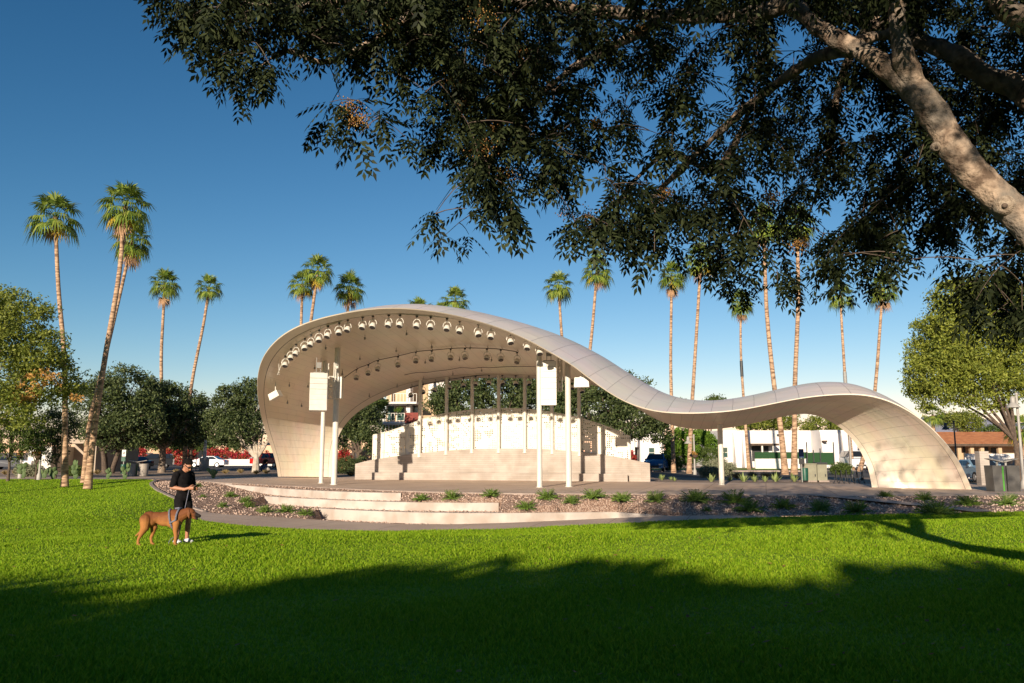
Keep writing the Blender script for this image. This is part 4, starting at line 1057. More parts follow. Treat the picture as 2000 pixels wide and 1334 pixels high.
palm('palm whose crown peeks over the bandshell crest, left one', [(824,915),(822,720),(820,612)], 100, .36, 34, 1, 1.9, 0)
palm('smallest palm peeking over the bandshell crest', [(856,915),(860,740),(862,612)], 115, .3, 24, 3, 2.9, 0)
palm('palm with a yellow frond peeking over the bandshell crest, right one', [(893,915),(891,720),(889,590)], 98, .38, 34, 4, 5.6, 0)
palm('palm with brown tips left of the pair above the roof slope', [(1112,915),(1102,720),(1096,640),(1091,560)], 82, .28, 35, 0, 4.2, 0)
palm('palm right of the pair above the roof slope', [(1132,915),(1146,740),(1156,650),(1166,530)], 80, .3, 37, 4, 1.7, 0)
palm('straight palm with a brown dead frond below the canopy', [(1316,928),(1312,800),(1310,700),(1312,540)], 76, .28, 33, 5, .2, 0)
palm('palm with a pale green crown against the dark leaves above the roof dip', [(1346,928),(1350,820),(1356,720),(1369,510)], 74, .31, 40, 1, 2.5, 0)
palm('short thin palm with a blackened stretch of trunk', [(1463,917),(1455,815),(1447,690),(1447,592)], 92, .27, 30, 2, 1.2, 0, dark=True, sleeve=(690,745), yel=False)
palm('tall palm with a yellow frond rising half hidden in the leaves', [(1534,930),(1524,830),(1511,745),(1497,600),(1492,440)], 70, .36, 44, 4, .9, 0)
palm('tall upright palm half hidden in the leaves right of the centre', [(1551,926),(1552,830),(1553,740),(1559,580),(1556,440)], 71, .36, 44, 3, 3.9, 0)
palm('palm with a grey metal sleeve around its trunk', [(1665,917),(1655,800),(1648,700),(1641,580)], 88, .29, 32, 0, 3.3, 0, dark=False, sleeve=(715,780), yel=False)
palm('rightmost tall palm, leaning right behind the right arch', [(1678,920),(1700,840),(1711,740),(1718,650),(1724,565)], 82, .3, 36, 2, 5.0, 0, yel=False)
palm('short palm with a reddish trunk behind the right bandshell leg', [(1826,915),(1824,860),(1822,812)], 88, .4, 26, 0, 0, 0, yel=False)
palm('low palm with yellowish fronds at the right edge beside the orange roof', [(1996,940),(1995,880),(1992,840)], 66, .36, 33, 1, .7, 0)

# ------------------------------------------------------------ low plants
def tuft_mesh(seed, n=140, R=.6, h=.4, blade=.3, mode='fern'):
    rg = np.random.default_rng(seed); V = []; Fq = []
    for k in range(n):
        a = rg.random() * 6.283; el = {'fern': rg.uniform(.15, 1.2), 'agave': rg.uniform(.5, 1.4), 'grass': rg.uniform(.6, 1.5)}[mode]
        L = R * rg.uniform(.6, 1.1); d = np.array((math.cos(a) * math.cos(el), math.sin(a) * math.cos(el), math.sin(el) * h / R * 1.2))
        q = np.array((math.cos(a) * .15 * R * rg.random(), math.sin(a) * .15 * R * rg.random(), 0))
        s = np.array((-math.sin(a), math.cos(a), 0))
        if mode == 'fern':
            for j in range(1, 8):
                c = q + d * L * j / 7.; c[2] -= .25 * L * (j / 7.) ** 2 * math.cos(el)
                for sg in (-1, 1):
                    w_ = s * sg * L * .16 + d * L * .12; i0 = len(V)
                    V += [c, c + w_ * .5 + np.array((0, 0, .02)), c + w_ + rg.normal(0, .01, 3), c + w_ * .4 - np.array((0, 0, .015))]; Fq.append((i0, i0 + 1, i0 + 2, i0 + 3))
        else:
            wd = (.05 if mode == 'agave' else .008) * R * 2; i0 = len(V); m = q + d * L * .45; t = q + d * L
            if mode == 'grass': t[2] -= .15 * L
            V += [q - s * wd * .6, q + s * wd * .6, m + s * wd, t, m - s * wd]; Fq.append((i0, i0 + 1, i0 + 2, i0 + 3)); Fq.append((i0, i0 + 3, i0 + 4, i0 + 4))
    if mode != 'fern':
        Fq = [f for f in Fq if len(set(f)) == 4] + [(f[0], f[1], f[2], f[2]) for f in Fq if len(set(f)) == 3]
        me = bpy.data.meshes.new('tuft'); me.from_pydata([tuple(v) for v in V], [], [(i * 5, i * 5 + 1, i * 5 + 2, i * 5 + 3, i * 5 + 4) for i in range(n)]); return me
    return np_mesh('tuft', np.array(V), np.array(Fq))
FERN = [tuft_mesh(s, 80, .68, .48) for s in range(4)]
for m_ in FERN: m_.materials.append(M['leaf_bed'])
AG = [tuft_mesh(s + 9, 26, .6, .55, mode='agave') for s in range(2)]
for m_ in AG: m_.materials.append(M['leaf_agave'])
GR = [tuft_mesh(s + 19, 260, .55, .5, mode='grass') for s in range(2)]
for m_ in GR: m_.materials.append(M['straw'])
def plant(name, me, p, s, label, cat, group, rz=None):
    o = bpy.data.objects.new(name, me); link(o); o.location = p; o.scale = (s, s, s); o.rotation_euler = (0, 0, random.uniform(0, 6.28) if rz is None else rz)
    return tag(o, label, cat, group)
UP = [(823,977,.7),(884,975,.8),(958,978,.75),(1068,974,.85),(1159,973,.95),(1282,979,.85),(1359,980,1.1),(1434,982,1.05),(1530,992,.85),(1601,997,.8),(1730,970,.55),(1805,976,.65),(1890,986,.85),(1967,986,.8)]
LOW = [(1028,994,.8),(1115,994,.65),(1216,991,.85),(1381,998,.35),(1464,999,1.0),(1675,1002,.9),(1830,1006,1.1)]
LEFT = [(450,970,.65),(480,983,.6),(485,991,.6),(387,951,.45),(396,971,.35),(435,990,.45),(517,1000,.65),(559,1000,.7),(597,1005,.65),(387,950,.3)]
for lst, desc in ((UP, 'upper row on the gravel slope'), (LOW, 'lower row on the gravel slope'), (LEFT[:9], 'group beside the seat walls')):
    for k, (px, py, s) in enumerate(lst):
        plant('bed_shrub', FERN[k % 4], hit(px, py), s, '%s feathery green shrub from the left in the %s' % (ORD[k], desc), 'shrub', 'feathery shrubs on the gravel slope')
AGP = [(1392,941),(1428,940),(1456,941),(1478,941),(1519,941),(1556,941),(1295,938),(1313,938),(1320,940),(1498,941)]
for k, (px, py) in enumerate(AGP):
    plant('agave', AG[k % 2], G(px, py, 0) + Vector((0, .4, 0)), (1.0, .6, 1.0, .8, 1.05, .95, .8, .5, .5, .7)[k], 'spiky pale green agave in the planting strip behind the plaza', 'agave', 'agaves in the strip behind the plaza')
for k, (px, py) in enumerate([(1470,933),(1495,934),(1515,933),(1440,935),(685,930),(62,926),(30,926),(10,927),(190,926),(150,925),(345,924),(500,926),(470,924),(520,925),(440,925)]):
    plant('ornamental_grass', GR[k % 2], G(px, py, 0), 1.1 if px > 600 else .85, 'straw coloured ornamental grass tuft in the desert planting', 'grass tuft', 'dry grass tufts in the desert planting')
for k, (px, Y, s, mt, lb) in enumerate([(1405, 66, 1.25, 'leaf_sage', 'silvery sage bush left of the thin canopy column'), (1385, 62, .8, 'leaf_sage', 'small grey bush beside the silvery sage bush'), (1640, 70, .9, 'leaf_mid', 'dark green bush behind the bike rack'), (690, 72, 1.5, 'leaf_dark', 'clipped dark round bush behind the left stage wall end'), (655, 74, 1.3, 'leaf_dark', 'dark round bush touching the left bandshell leg'), (1310, 84, 1.2, 'leaf_mid', 'light green bush in front of the white house'), (150, 66, .7, 'leaf_mid', 'green bush behind the leftmost palm'), (60, 64, .9, 'leaf_sage', 'grey green bush under the left trees')]):
    c = P(px, 884, Y); tree('bush', lb, (c.x, Y, 0), [(c.x, Y, s * .5, s, s, s * .55)], M[mt], M['bark_dark'], 120, 55, .28, .12, .03, .1, 4, cat='bush', hollow=.2)
# prickly pears
def cactus(px, Y, s, label, seed):
    random.seed(seed); c = P(px, 884, Y); b = MB()
    pads = [(Vector((0, 0, .25)), 0)]
    b.ell(Vector((0, 0, .28)) * s, (.2 * s, .07 * s, .3 * s), 10, 7)
    for k in range(7):
        p, l = random.choice(pads[:4]); a = random.uniform(-.9, .9); q = p + Vector((math.sin(a) * .34, random.uniform(-.12, .12), math.cos(a) * .36)); pads.append((q, l + 1))
        R = Matrix.Rotation(a * .8, 4, 'Y') @ Matrix.Rotation(random.uniform(-.7, .7), 4, 'Z'); b.ell(q * s, (.17 * s, .05 * s, .24 * s), 10, 7, R)
    r = empty('prickly_pear', (c.x, Y, 0), 0, label, 'cactus', 'prickly pears along the left path'); b.build('pads', M['cactus'], r, True, True)
M['cactus'] = mk('cactus_pad', (.05, .09, .03), (.09, .13, .045), 6, .7, .2)
cactus(49, 60, 1.0, 'dark prickly pear left of the first lamp post', 1); cactus(90, 60, 1.0, 'prickly pear right of the first lamp post', 2)
cactus(151, 58, .9, 'prickly pear between the leftmost palm and the leaning pair', 3); cactus(107, 58, .8, 'bright prickly pear just left of the leftmost palm', 4)
cactus(214, 58, .7, 'small pale prickly pear right of the leaning palms', 5); cactus(247, 58, .8, 'prickly pear beside the left litter bins', 6); cactus(419, 60, .8, 'small prickly pear in front of the white car', 7)
random.seed(5)
# ------------------------------------------------------------ the overhanging tree
DM = ["0000005888678889999999987887899898999999",
      "0000002888478889999999987987887898999999",
      "0000001788678568999999887877886788999999",
      "0000000387531346999998877877875778899999",
      "0000000032000014688998788887786788899999",
      "0000000000004645688998887777787788889999",
      "0000000000002201489888877776777788888999",
      "0000000000000000388887777776877778888899",
      "0000000000000000077788878877777677788999",
      "0000000000000000033176788777777677768899",
      "0000000000000000000012442577766766740589",
      "0000000000000000000000010002455245131379",
      "0000000000000000000000000000000000010268",
      "0000000000000000000000000000000000000014"]
def overhead():
    random.seed(3); rng = np.random.default_rng(5)
    root_p = Vector((7.4, 6.6, .28))
    r = empty('shade_tree', root_p, 0, 'large foreground tree whose pale limb and dark pinnate leaves hang over the whole scene', 'tree')
    Lm = lambda lst: [P(px, py, Y) for px, py, Y in lst]
    main = Lm([(2260, 760, 6.7), (2080, 520, 6.7), (1990, 425, 6.8), (1925, 362, 6.9), (1878, 312, 6.95), (1848, 262, 7.0), (1822, 218, 7.05), (1775, 165, 7.1), (1735, 135, 7.2), (1690, 105, 7.3), (1640, 78, 7.4), (1600, 55, 7.5), (1545, 5, 7.7), (1480, -60, 8.0), (1380, -140, 8.6), (1250, -200, 9.2)])
    mr = [.19, .158, .138, .134, .128, .120, .135, .122, .102, .094, .098, .088, .082, .07, .06, .045]
    trunk = [root_p + Vector((0, 0, -.3)), root_p + Vector((-.05, .05, .8)), root_p.lerp(main[0], .6) + Vector((.1, 0, .3)), main[0]]
    limbs = [(main, mr),
             (Lm([(1790, 185, 7.1), (1768, 120, 7.0), (1752, 45, 6.9), (1750, -40, 6.8), (1720, -180, 6.9)]), [.11, .105, .08, .07, .05]),
             (Lm([(2150, 610, 6.7), (2170, 400, 7.3), (2010, 190, 7.8), (1930, 150, 8.0), (1860, 105, 8.2), (1790, 75, 8.5), (1700, 45, 9.0), (1600, 20, 9.6), (1480, 20, 10.2)]), [.15, .145, .12, .11, .10, .09, .075, .06, .05]),
             (Lm([(1650, 88, 7.4), (1700, 74, 7.6), (1760, 62, 7.9)]), [.06, .055, .05]),
             (Lm([(1680, 98, 7.35), (1605, 108, 7.9), (1540, 148, 8.4), (1470, 200, 9.0), (1400, 262, 9.4), (1330, 330, 9.8), (1270, 390, 10)]), [.075, .065, .058, .05, .045, .035, .02]),
             (Lm([(1545, 5, 7.7), (1450, 30, 8.0), (1300, 30, 8.6), (1150, 20, 8.6), (1000, 0, 8.4), (850, -20, 8.0), (700, 0, 7.8), (580, 10, 7.6), (470, 5, 7.5)]), [.09, .08, .07, .06, .05, .045, .04, .03, .02]),
             (Lm([(1300, 30, 8.6), (1200, 90, 8.8), (1110, 140, 9), (1040, 200, 9), (980, 280, 9), (930, 350, 8.8)]), [.06, .05, .045, .04, .03, .02]),
             (Lm([(850, -20, 8.0), (760, 60, 7.9), (640, 120, 7.8), (560, 100, 7.7), (505, 135, 7.6)]), [.04, .035, .028, .022, .015]),
             (Lm([(1470, 200, 9.0), (1400, 330, 9.2), (1300, 300, 9.6), (1200, 400, 9.8), (1120, 480, 9.6)]), [.04, .035, .03, .025, .015]),
             (Lm([(2165, 560, 6.7), (2230, 300, 6.8), (2140, 110, 6.9), (2000, 40, 7), (1900, -40, 7.2), (1800, -150, 7.5)]), [.14, .13, .12, .10, .085, .07]),
             (Lm([(2130, 330, 7.5), (2060, 330, 8.2), (1960, 380, 8.8), (1900, 430, 9.2)]), [.08, .06, .045, .03]),
             (Lm([(1700, 45, 9.0), (1640, 160, 9.6), (1620, 300, 10), (1580, 420, 10.2)]), [.05, .04, .03, .02])]
    tr = MB(); tr.tube([p - root_p for p in trunk], [.40, .29, .215, .19], 16)
    nodes = [];  # (point)
    mesh = MB()
    for k, (pts, rd) in enumerate(limbs):
        D = [Vector(v) for v in cr_dense(pts, 14 if k < 3 else 7)]; rr = np.interp(np.linspace(0, len(pts) - 1, len(D)), range(len(pts)), rd)
        rr = [x * (1 + .10 * mnoise.noise(d * 3.1)) for x, d in zip(rr, D)]
        (tr if k == 0 else mesh).tube([d - root_p for d in D], rr, 26 if k in (0, 1, 2) else 10)
        nodes += [d for d in D[12::2]] if k == 0 else (D[::2] if k < 3 else D)
    t = tr.build('trunk', M['bark_pale'], r, True, True)
    t2 = mesh.build('limbs', M['bark_pale'], r, True, True)
    for ob in (t, t2):
        for v in ob.data.vertices:
            q = v.co; v.co = q + v.normal * (mnoise.noise(q * 4.0) * .030 + mnoise.noise(q * 15.0) * .012)
    # pruning scars
    for (px, py, Y, rd) in [(1846, 262, 6.90, .055), (1829, 288, 6.93, .045), (1962, 402, 6.68, .075)]:
        c = P(px, py, Y) - root_p; toc = (Vector((0, 0, CAM_Z)) - root_p - c).normalized(); q = toc.to_track_quat('Z', 'Y').to_matrix().to_4x4()
        b = MB(); b.lathe([(rd * .35, -.05), (rd * .30, -.020), (rd * .66, -.020), (rd * .9, -.034), (rd * 1.2, -.08)][::-1], c, 18, q); b.build('pruning_scar', M['scar'], r, True, True)
        b = MB(); b.ell(c - toc * .02, (rd * .34,) * 3, 8, 5); b.build('scar_heart', M['bark_dark'], r, True, True)
    # cluster centres
    cl_ = []
    for row, s in enumerate(DM):
        for col in range(min(40, len(s))):
            dns = int(s[col])
            if not dns: continue
            px0, py0 = (col * 50, row * 50 - 30) if col > 16 else (col * 50 + 22, row * 50 - 62)
            nn = rng.poisson({1: .7, 2: 1.4, 3: 2.3, 4: 3.0, 5: 3.6, 6: 4.2, 7: 5.2, 8: 7.2, 9: 10.5}[dns] * (1.15 if px0 < 850 else 1))
            for _ in range(nn):
                px = px0 + rng.random() * 50; py = py0 + rng.random() * 50
                # drifting gaps
                g = mnoise.noise(Vector((px * .013, py * .013, 1.7))) + .5 * mnoise.noise(Vector((px * .034, py * .034, 4.7)))
                if g < -.10 and px > 820 and rng.random() < (.97 if dns < 9 else .7): continue
                if px < 850: Y = rng.uniform(7.0, 9.0)
                else: Y = rng.uniform(6.9, 11.5)
                if px > 1500 and py < 480 and Y < 8.0: Y += 1.3
                cl_.append(P(px, py, Y))
    # volume beyond the frame (top, right)
    for _ in range(1500):
        px = rng.uniform(500, 2300); py = rng.uniform(-420, 0)
        if px < 900 and py < -150: continue
        Y = rng.uniform(6.0, 11); cl_.append(P(px, py, Y))
    for _ in range(1150):
        cl_.append(Vector((rng.uniform(-1.5, 9), rng.uniform(-1.5, 6.2), 0)))
        c = cl_[-1]; top = CAM_Z + .66 * max(c.y, 1.5) + 1.9
        c.z = rng.uniform(top, top + 3.4)
    for _ in range(700):
        px = rng.uniform(2020, 2700); py = rng.uniform(-100, 520); cl_.append(P(px, py, rng.uniform(7, 11)))
    for _ in range(180):   # high crown to the right
        cl_.append(Vector((rng.uniform(8, 16), rng.uniform(6, 12), rng.uniform(8.5, 12.0))))
    cl_ = [c for c in cl_ if c.z > (22.5 - c.y) * .283 or (abs(proj(c)[0] - 1000) < 1000 and proj(c)[1] > 0 and c.y > 3)]
    # connect clusters by twigs
    nodes = [np.array(n) for n in nodes]; NA = np.zeros((len(nodes) + len(cl_) * 3, 3)); NA[:len(nodes)] = nodes; cnt = len(nodes)
    base_nodes = NA[:cnt].copy()
    order = sorted(cl_, key=lambda c: ((base_nodes - np.array(c)) ** 2).sum(1).min())
    TV = []; TF = []
    def twig(pts, r0, r1):
        n = len(pts); i0 = len(TV)
        for k, p in enumerate(pts):
            rr = r0 + (r1 - r0) * k / (n - 1); d = pts[min(k + 1, n - 1)] - pts[max(k - 1, 0)]; d = d / (np.linalg.norm(d) + 1e-9)
            u = np.cross(d, (.3, .5, .8)); u /= np.linalg.norm(u) + 1e-9; v = np.cross(d, u)
            for a in (0, 2.09, 4.19): TV.append(p + (u * math.cos(a) + v * math.sin(a)) * rr)
        for k in range(n - 1):
            for j in range(3):
                a = i0 + k * 3 + j; c = i0 + k * 3 + (j + 1) % 3; TF.append((a, c, c + 3, a + 3))
    dirs = []
    for c in order:
        c = np.array(c); d2 = ((NA[:cnt] - c) ** 2).sum(1)
        # prefer nodes above the cluster
        pen = np.clip(c[2] - NA[:cnt, 2], 0, None) * .8
        j = int(np.argmin(d2 + pen)); s = NA[j].copy(); L = np.linalg.norm(c - s)
        m = (s + c) / 2 + np.array((0, 0, .12 * L)); 
        pts = [s * (1 - t) ** 2 + m * 2 * t * (1 - t) + c * t * t for t in (0, .33, .66, 1)]
        twig(pts, .004 + .008 * min(1.5, L), .003)
        NA[cnt] = pts[2]; NA[cnt + 1] = c; cnt += 2
        dv = (c - pts[2]); dirs.append((c, dv / (np.linalg.norm(dv) + 1e-9)))
    me = np_mesh('twigs', np.array(TV) - np.array(root_p), np.array(TF)); put_mesh('twigs', me, M['bark_dark'], r)
    # compound leaves
    LV = []
    for c, dv in dirs:
        for _ in range(rng.integers(4, 7)):
            a = rng.random() * 6.283; el = rng.uniform(-1.1, .35)
            d = np.array((math.cos(a) * math.cos(el), math.sin(a) * math.cos(el), math.sin(el))) + dv * .5; d /= np.linalg.norm(d)
            L = rng.uniform(.21, .31); side = np.cross(d, rng.normal(0, 1, 3) * .35 + np.array((0, 0, 1.))); side /= np.linalg.norm(side) + 1e-9
            nrm = np.cross(side, d); npair = 5
            for j in range(npair * 2 + 1):
                t = (j // 2 + 1) / (npair + .3) if j < npair * 2 else 1.0
                sg = -1 if j % 2 else 1
                b = c + d * L * t; b = b - np.array((0, 0, 1.)) * L * .30 * t * t
                if j == npair * 2: ax = d * .9 + np.array((0, 0, -.5))
                else: ax = side * sg * .85 + d * .45 + np.array((0, 0, -.28))
                ax = ax / np.linalg.norm(ax) * L * .34 * (1 - .25 * abs(t - .5)) * rng.uniform(.85, 1.15)
                w_ = np.cross(ax, nrm); w_ = w_ / (np.linalg.norm(w_) + 1e-9) * L * .062
                mid = b + ax * .45; tip = b + ax + np.array((0, 0, -.012)); up_ = nrm * L * .012
                LV += [b, mid + w_ - up_, tip, mid - w_ - up_]
    V = np.array(LV) - np.array(root_p); n = len(V) // 4
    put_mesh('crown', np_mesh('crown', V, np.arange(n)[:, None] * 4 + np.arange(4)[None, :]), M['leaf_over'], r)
    print('overhead leaflets', n, 'clusters', len(cl_))
    # seed clusters
    FV = []; FF = []
    ico = np.array([(0, 0, 1), (.9, 0, .3), (-.3, .85, .3), (-.3, -.85, .3), (0, 0, -1)]); icf = [(0, 1, 2), (0, 2, 3), (0, 3, 1), (4, 2, 1), (4, 3, 2), (4, 1, 3)]
    for (px, py, Y, s) in [(945, 35, 7.2, .13), (1018, 103, 7.3, .06), (985, 345, 7.6, .11), (905, 210, 7.8, .12), (940, 290, 7.5, .12), (1165, 245, 8, .07), (690, 215, 7.5, .12), (700, 235, 7.4, .10), (1140, 425, 8.3, .13), (1110, 415, 8.4, .11), (1250, 60, 8, .08), (1505, 385, 8.2, .10), (1700, 270, 8.4, .08), (890, 160, 7.6, .1), (760, 50, 7.3, .08), (1300, 380, 8.6, .09), (960, 260, 7.6, .08), (1560, 480, 8.6, .1)]:
        c = np.array(P(px, py, Y)) - np.array(root_p)
        for _ in range(170):
            q = c + rng.normal(0, 1, 3) * np.array((s, s, s * .8)) * .5; rr = rng.uniform(.008, .014); i0 = len(FV)
            FV += list(q + ico * rr); FF += [tuple(i0 + i for i in f) for f in icf]
    put_mesh('seed_clusters', np_mesh('seed_clusters', np.array(FV), np.array(FF)), M['fruit'], r)
M['scar'] = mk('scar_wood', (.42, .34, .26), (.24, .18, .13), 22, .95, .8)
overhead()
# ------------------------------------------------------------ buildings
M['stucco_w'] = mk('white_stucco', (.74, .70, .68), (.66, .62, .60), .6, .9, .1, 20)
M['stucco_b'] = mk('beige_stucco', (.42, .34, .27), (.36, .29, .23), .6, .9, .1, 20)
M['stucco_o'] = mk('tan_stucco', (.50, .36, .23), (.42, .30, .19), .6, .9)
M['soffit'] = mk('brown_wood', (.10, .065, .045), (.07, .045, .03), 3, .8)
M['hedgegreen'] = mk('artificial_hedge', (.010, .04, .013), (.022, .075, .025), 14, .9, .8, 30)
M['tile'] = None
def tile_mat():
    m = bpy.data.materials.new('clay_tiles'); m.use_nodes = True; t = m.node_tree; b = t.nodes["Principled BSDF"]; L = t.links.new
    b.inputs["Roughness"].default_value = .85
    tc = t.nodes.new("ShaderNodeTexCoord"); wv = t.nodes.new("ShaderNodeTexWave"); wv.bands_direction = 'X'; wv.inputs["Scale"].default_value = 1.1; wv.inputs["Distortion"].default_value = .3
    br = t.nodes.new("ShaderNodeTexNoise"); br.inputs["Scale"].default_value = 1.8; br.inputs["Detail"].default_value = 6
    L(tc.outputs["Object"], wv.inputs["Vector"]); L(tc.outputs["Object"], br.inputs["Vector"])
    r = t.nodes.new("ShaderNodeValToRGB"); e = r.color_ramp.elements; e[0].position = .35; e[0].color = (.50, .17, .06, 1); e[1].position = .7; e[1].color = (.74, .30, .115, 1)
    L(br.outputs[0], r.inputs[0]); L(r.outputs[0], b.inputs["Base Color"])
    bp = t.nodes.new("ShaderNodeBump"); bp.inputs["Strength"].default_value = 1; bp.inputs["Distance"].default_value = .08; L(wv.outputs[0], bp.inputs["Height"]); L(bp.outputs[0], b.inputs["Normal"])
    return m
M['tile'] = tile_mat()
def bpart(name, mat, root, *boxes, M_=None):
    b = MB()
    for bx_ in boxes: b.box(*bx_, M=M_)
    return b.build(name, mat, root)
def xz(px, py, Y): p = P(px, py, Y); return p.x, p.z
# white adobe building on the right
Y = 100
x0, zt = xz(1418, 839, Y); x1, _ = xz(1606, 839, Y); x2, _ = xz(1700, 839, Y)
w1 = empty('white_building', ((x0 + x2) / 2, Y, 0), 0, 'long flat roofed white adobe style building seen under the right arch', 'building')
bpart('wall', M['stucco_w'], w1, (x0, x1 + .02, Y + 4, Y + 16, 0, zt), (x0 - .15, x0 + 1.6, Y + 3.2, Y + 16.1, -.1, zt - .05), (x1, x2 + 6, Y + 1, Y + 16.2, 0, zt - .03))
bx0, bz = xz(1466, 866, Y); bx1, _ = xz(1530, 866, Y)
for px in (1455, 1472, 1613, 1655):
    q, _ = xz(px, 880, Y); yy = Y + 4 if px < 1600 else Y + 1
    vs = [Vector((q - .35, yy - 1.3, 0)), Vector((q + .35, yy - 1.3, 0)), Vector((q + .35, yy, 0)), Vector((q - .35, yy, 0)), Vector((q - .3, yy - .15, zt - .25)), Vector((q + .3, yy - .15, zt - .25)), Vector((q + .3, yy, zt - .2)), Vector((q - .3, yy, zt - .2))]
    b = MB(); b.add(vs, [(0, 1, 5, 4), (1, 2, 6, 5), (3, 0, 4, 7), (4, 5, 6, 7)]); b.build('buttress', M['stucco_w'], w1)
bpart('porch_roof', M['soffit'], w1, (bx0 + .6, bx1, Y + 1.6, Y + 3.98, bz - .25, bz + .0))
bpart('painted_porch_shade', M['dark'], w1, (xz(1487, 880, Y)[0], xz(1521, 880, Y)[0], Y + 3.95, Y + 3.99, .8, bz - .3))  # dark slab stands in for the shade under the porch
bpart('porch_post', M['white'], w1, (xz(1496, 880, Y)[0], xz(1496, 880, Y)[0] + .18, Y + 1.7, Y + 1.9, 0, bz - .25)); bpart('porch_post', M['white'], w1, (xz(1518, 880, Y)[0], xz(1518, 880, Y)[0] + .18, Y + 1.7, Y + 1.9, 0, bz - .25))
for (pa_, pb_, ya, yb, dy) in [(1412, 1421, 873, 894, 3.0), (1531, 1534, 868, 885, 3.9)]:
    xa, za = xz(pa_, ya, Y + dy); xb, zb = xz(pb_, yb, Y + dy)
    if dy == 3.0: xa, xb = x0 - .16 + .25, x0 + .95
    f = bpart('window', M['white'], w1, (xa, xb, Y + dy + .1, Y + dy + .22, zb, za)); bpart('pane', M['winglass'], f, (xa + .08, xb - .08, Y + dy + .05, Y + dy + .13, zb + .08, (za + zb) / 2 - .04), (xa + .08, xb - .08, Y + dy + .05, Y + dy + .13, (za + zb) / 2 + .04, za - .08))
bpart('wall_lamp', M['dark'], w1, (xz(1540, 848, Y)[0] - .15, xz(1540, 848, Y)[0] + .15, Y + 3.8, Y + 4, xz(1540, 848, Y)[1] - .15, xz(1540, 848, Y)[1] + .1))
bpart('canopy', M['soffit'], w1, (xz(1608, 863, Y)[0], xz(1614, 863, Y)[0], Y - .3, Y + 1, xz(1608, 864, Y)[1], xz(1608, 862, Y)[1] + .1)); 
# low white wall with green hedge panels
Yw = 96; xa, zt_ = xz(1475, 896, Yw); xb, _ = xz(1576, 896, Yw)
gw = empty('garden_wall', ((xa + xb) / 2, Yw, 0), 0, 'low white garden wall topped with a green artificial hedge screen', 'wall')
bpart('wall', M['stucco_w'], gw, (xa, xb, Yw, Yw + .3, 0, zt_)); bpart('hedge_panel', M['hedgegreen'], gw, (xa, xb, Yw + .05, Yw + .2, zt_ + .01, xz(1475, 883, Yw)[1]))
Yg = 93; xa, zb = xz(1577, 908, Yg); xb, zt_ = xz(1628, 884, Yg)
hg = empty('hedge_gate', ((xa + xb) / 2, Yg, 0), 0, 'green hedge covered gate panels between thin black posts', 'gate')
bpart('panel', M['hedgegreen'], hg, (xa, (xa + xb) / 2 - .04, Yg, Yg + .12, zb, zt_)); bpart('panel', M['hedgegreen'], hg, ((xa + xb) / 2 + .04, xb, Yg, Yg + .12, zb, zt_))
for x, h in ((xa, 3.4), ((xa + xb) / 2 - .02, 2.6), (xb, 3.4), (xz(1588, 880, Yg)[0], 2.4)): bpart('post', M['dark'], hg, (x - .05, x + .05, Yg - .1, Yg, 0, h * .9))
# small white house
Yh = 108; xa, zt_ = xz(1226, 848, Yh); xb, _ = xz(1295, 848, Yh)
wh = empty('white_house', ((xa + xb) / 2, Yh, 0), 0, 'small white house behind the right end of the stage wall', 'house')
bpart('wall', M['stucco_w'], wh, (xa, xa + .9, Yh, Yh + 8, 0, zt_), (xa + .9, xa + 1.6, Yh + .4, Yh + 8, zt_ - 1.7, zt_ - .01), (xa + 1.55, xb, Yh - .5, Yh + 8.1, 0, zt_ + .25), (xa + .85, xa + 1.6, Yh + 3, Yh + 8, 0, zt_ - 1.7))
f = bpart('window', M['white'], wh, (xz(1265, 874, Yh)[0], xz(1277, 874, Yh)[0], Yh - .58, Yh - .48, xz(1265, 894, Yh)[1], xz(1265, 874, Yh)[1])); bpart('pane', M['winglass'], f, (xz(1266, 874, Yh)[0], xz(1276, 874, Yh)[0], Yh - .62, Yh - .585, xz(1265, 893, Yh)[1], xz(1265, 884.5, Yh)[1]), (xz(1266, 874, Yh)[0], xz(1276, 874, Yh)[0], Yh - .62, Yh - .585, xz(1265, 883.5, Yh)[1], xz(1265, 875, Yh)[1]))
# orange roofed building
Yo = 92; xa, ze = xz(1830, 866, Yo); xb, zr = xz(1984, 843, Yo + 6)
ob = empty('tile_roofed_building', ((xa + xb) / 2, Yo, 0), 0, 'low tan building with an orange clay tile roof at the right', 'building')
bpart('wall', M['stucco_o'], ob, (xa, xb - .5, Yo + 2.6, Yo + 14, 0, ze - .05))
b = MB(); b.add([(xa, Yo, ze), (xb, Yo, ze), (xb, Yo + 7, zr), (xa, Yo + 7, zr), (xb, Yo + 14.5, ze), (xa, Yo + 14.5, ze), (xa, Yo, ze - .2), (xb, Yo, ze - .2), (xb, Yo + 14.5, ze - .2), (xa, Yo + 14.5, ze - .2)], [(0, 1, 2, 3), (3, 2, 4, 5), (0, 6, 7, 1), (1, 7, 8, 4, 2), (0, 3, 5, 9, 6), (6, 9, 8, 7)]); b.build('roof', M['tile'], ob)
bpart('fascia', M['soffit'], ob, (xa, xb, Yo - .06, Yo - .003, ze - .32, ze - .02)); bpart('painted_porch_shade', M['dark'], ob, (xz(1906, 880, Yo)[0], xz(1910, 880, Yo)[0], Yo + 2.5, Yo + 2.59, 0, ze - .1), (xz(1938, 880, Yo)[0], xz(1956, 880, Yo)[0], Yo + 2.5, Yo + 2.59, 0, ze - .35), (xz(1962, 880, Yo)[0], xz(1983, 880, Yo)[0], Yo + 2.5, Yo + 2.59, 1.0, ze - .5))  # dark slabs on the wall imitate the shade beneath the eaves
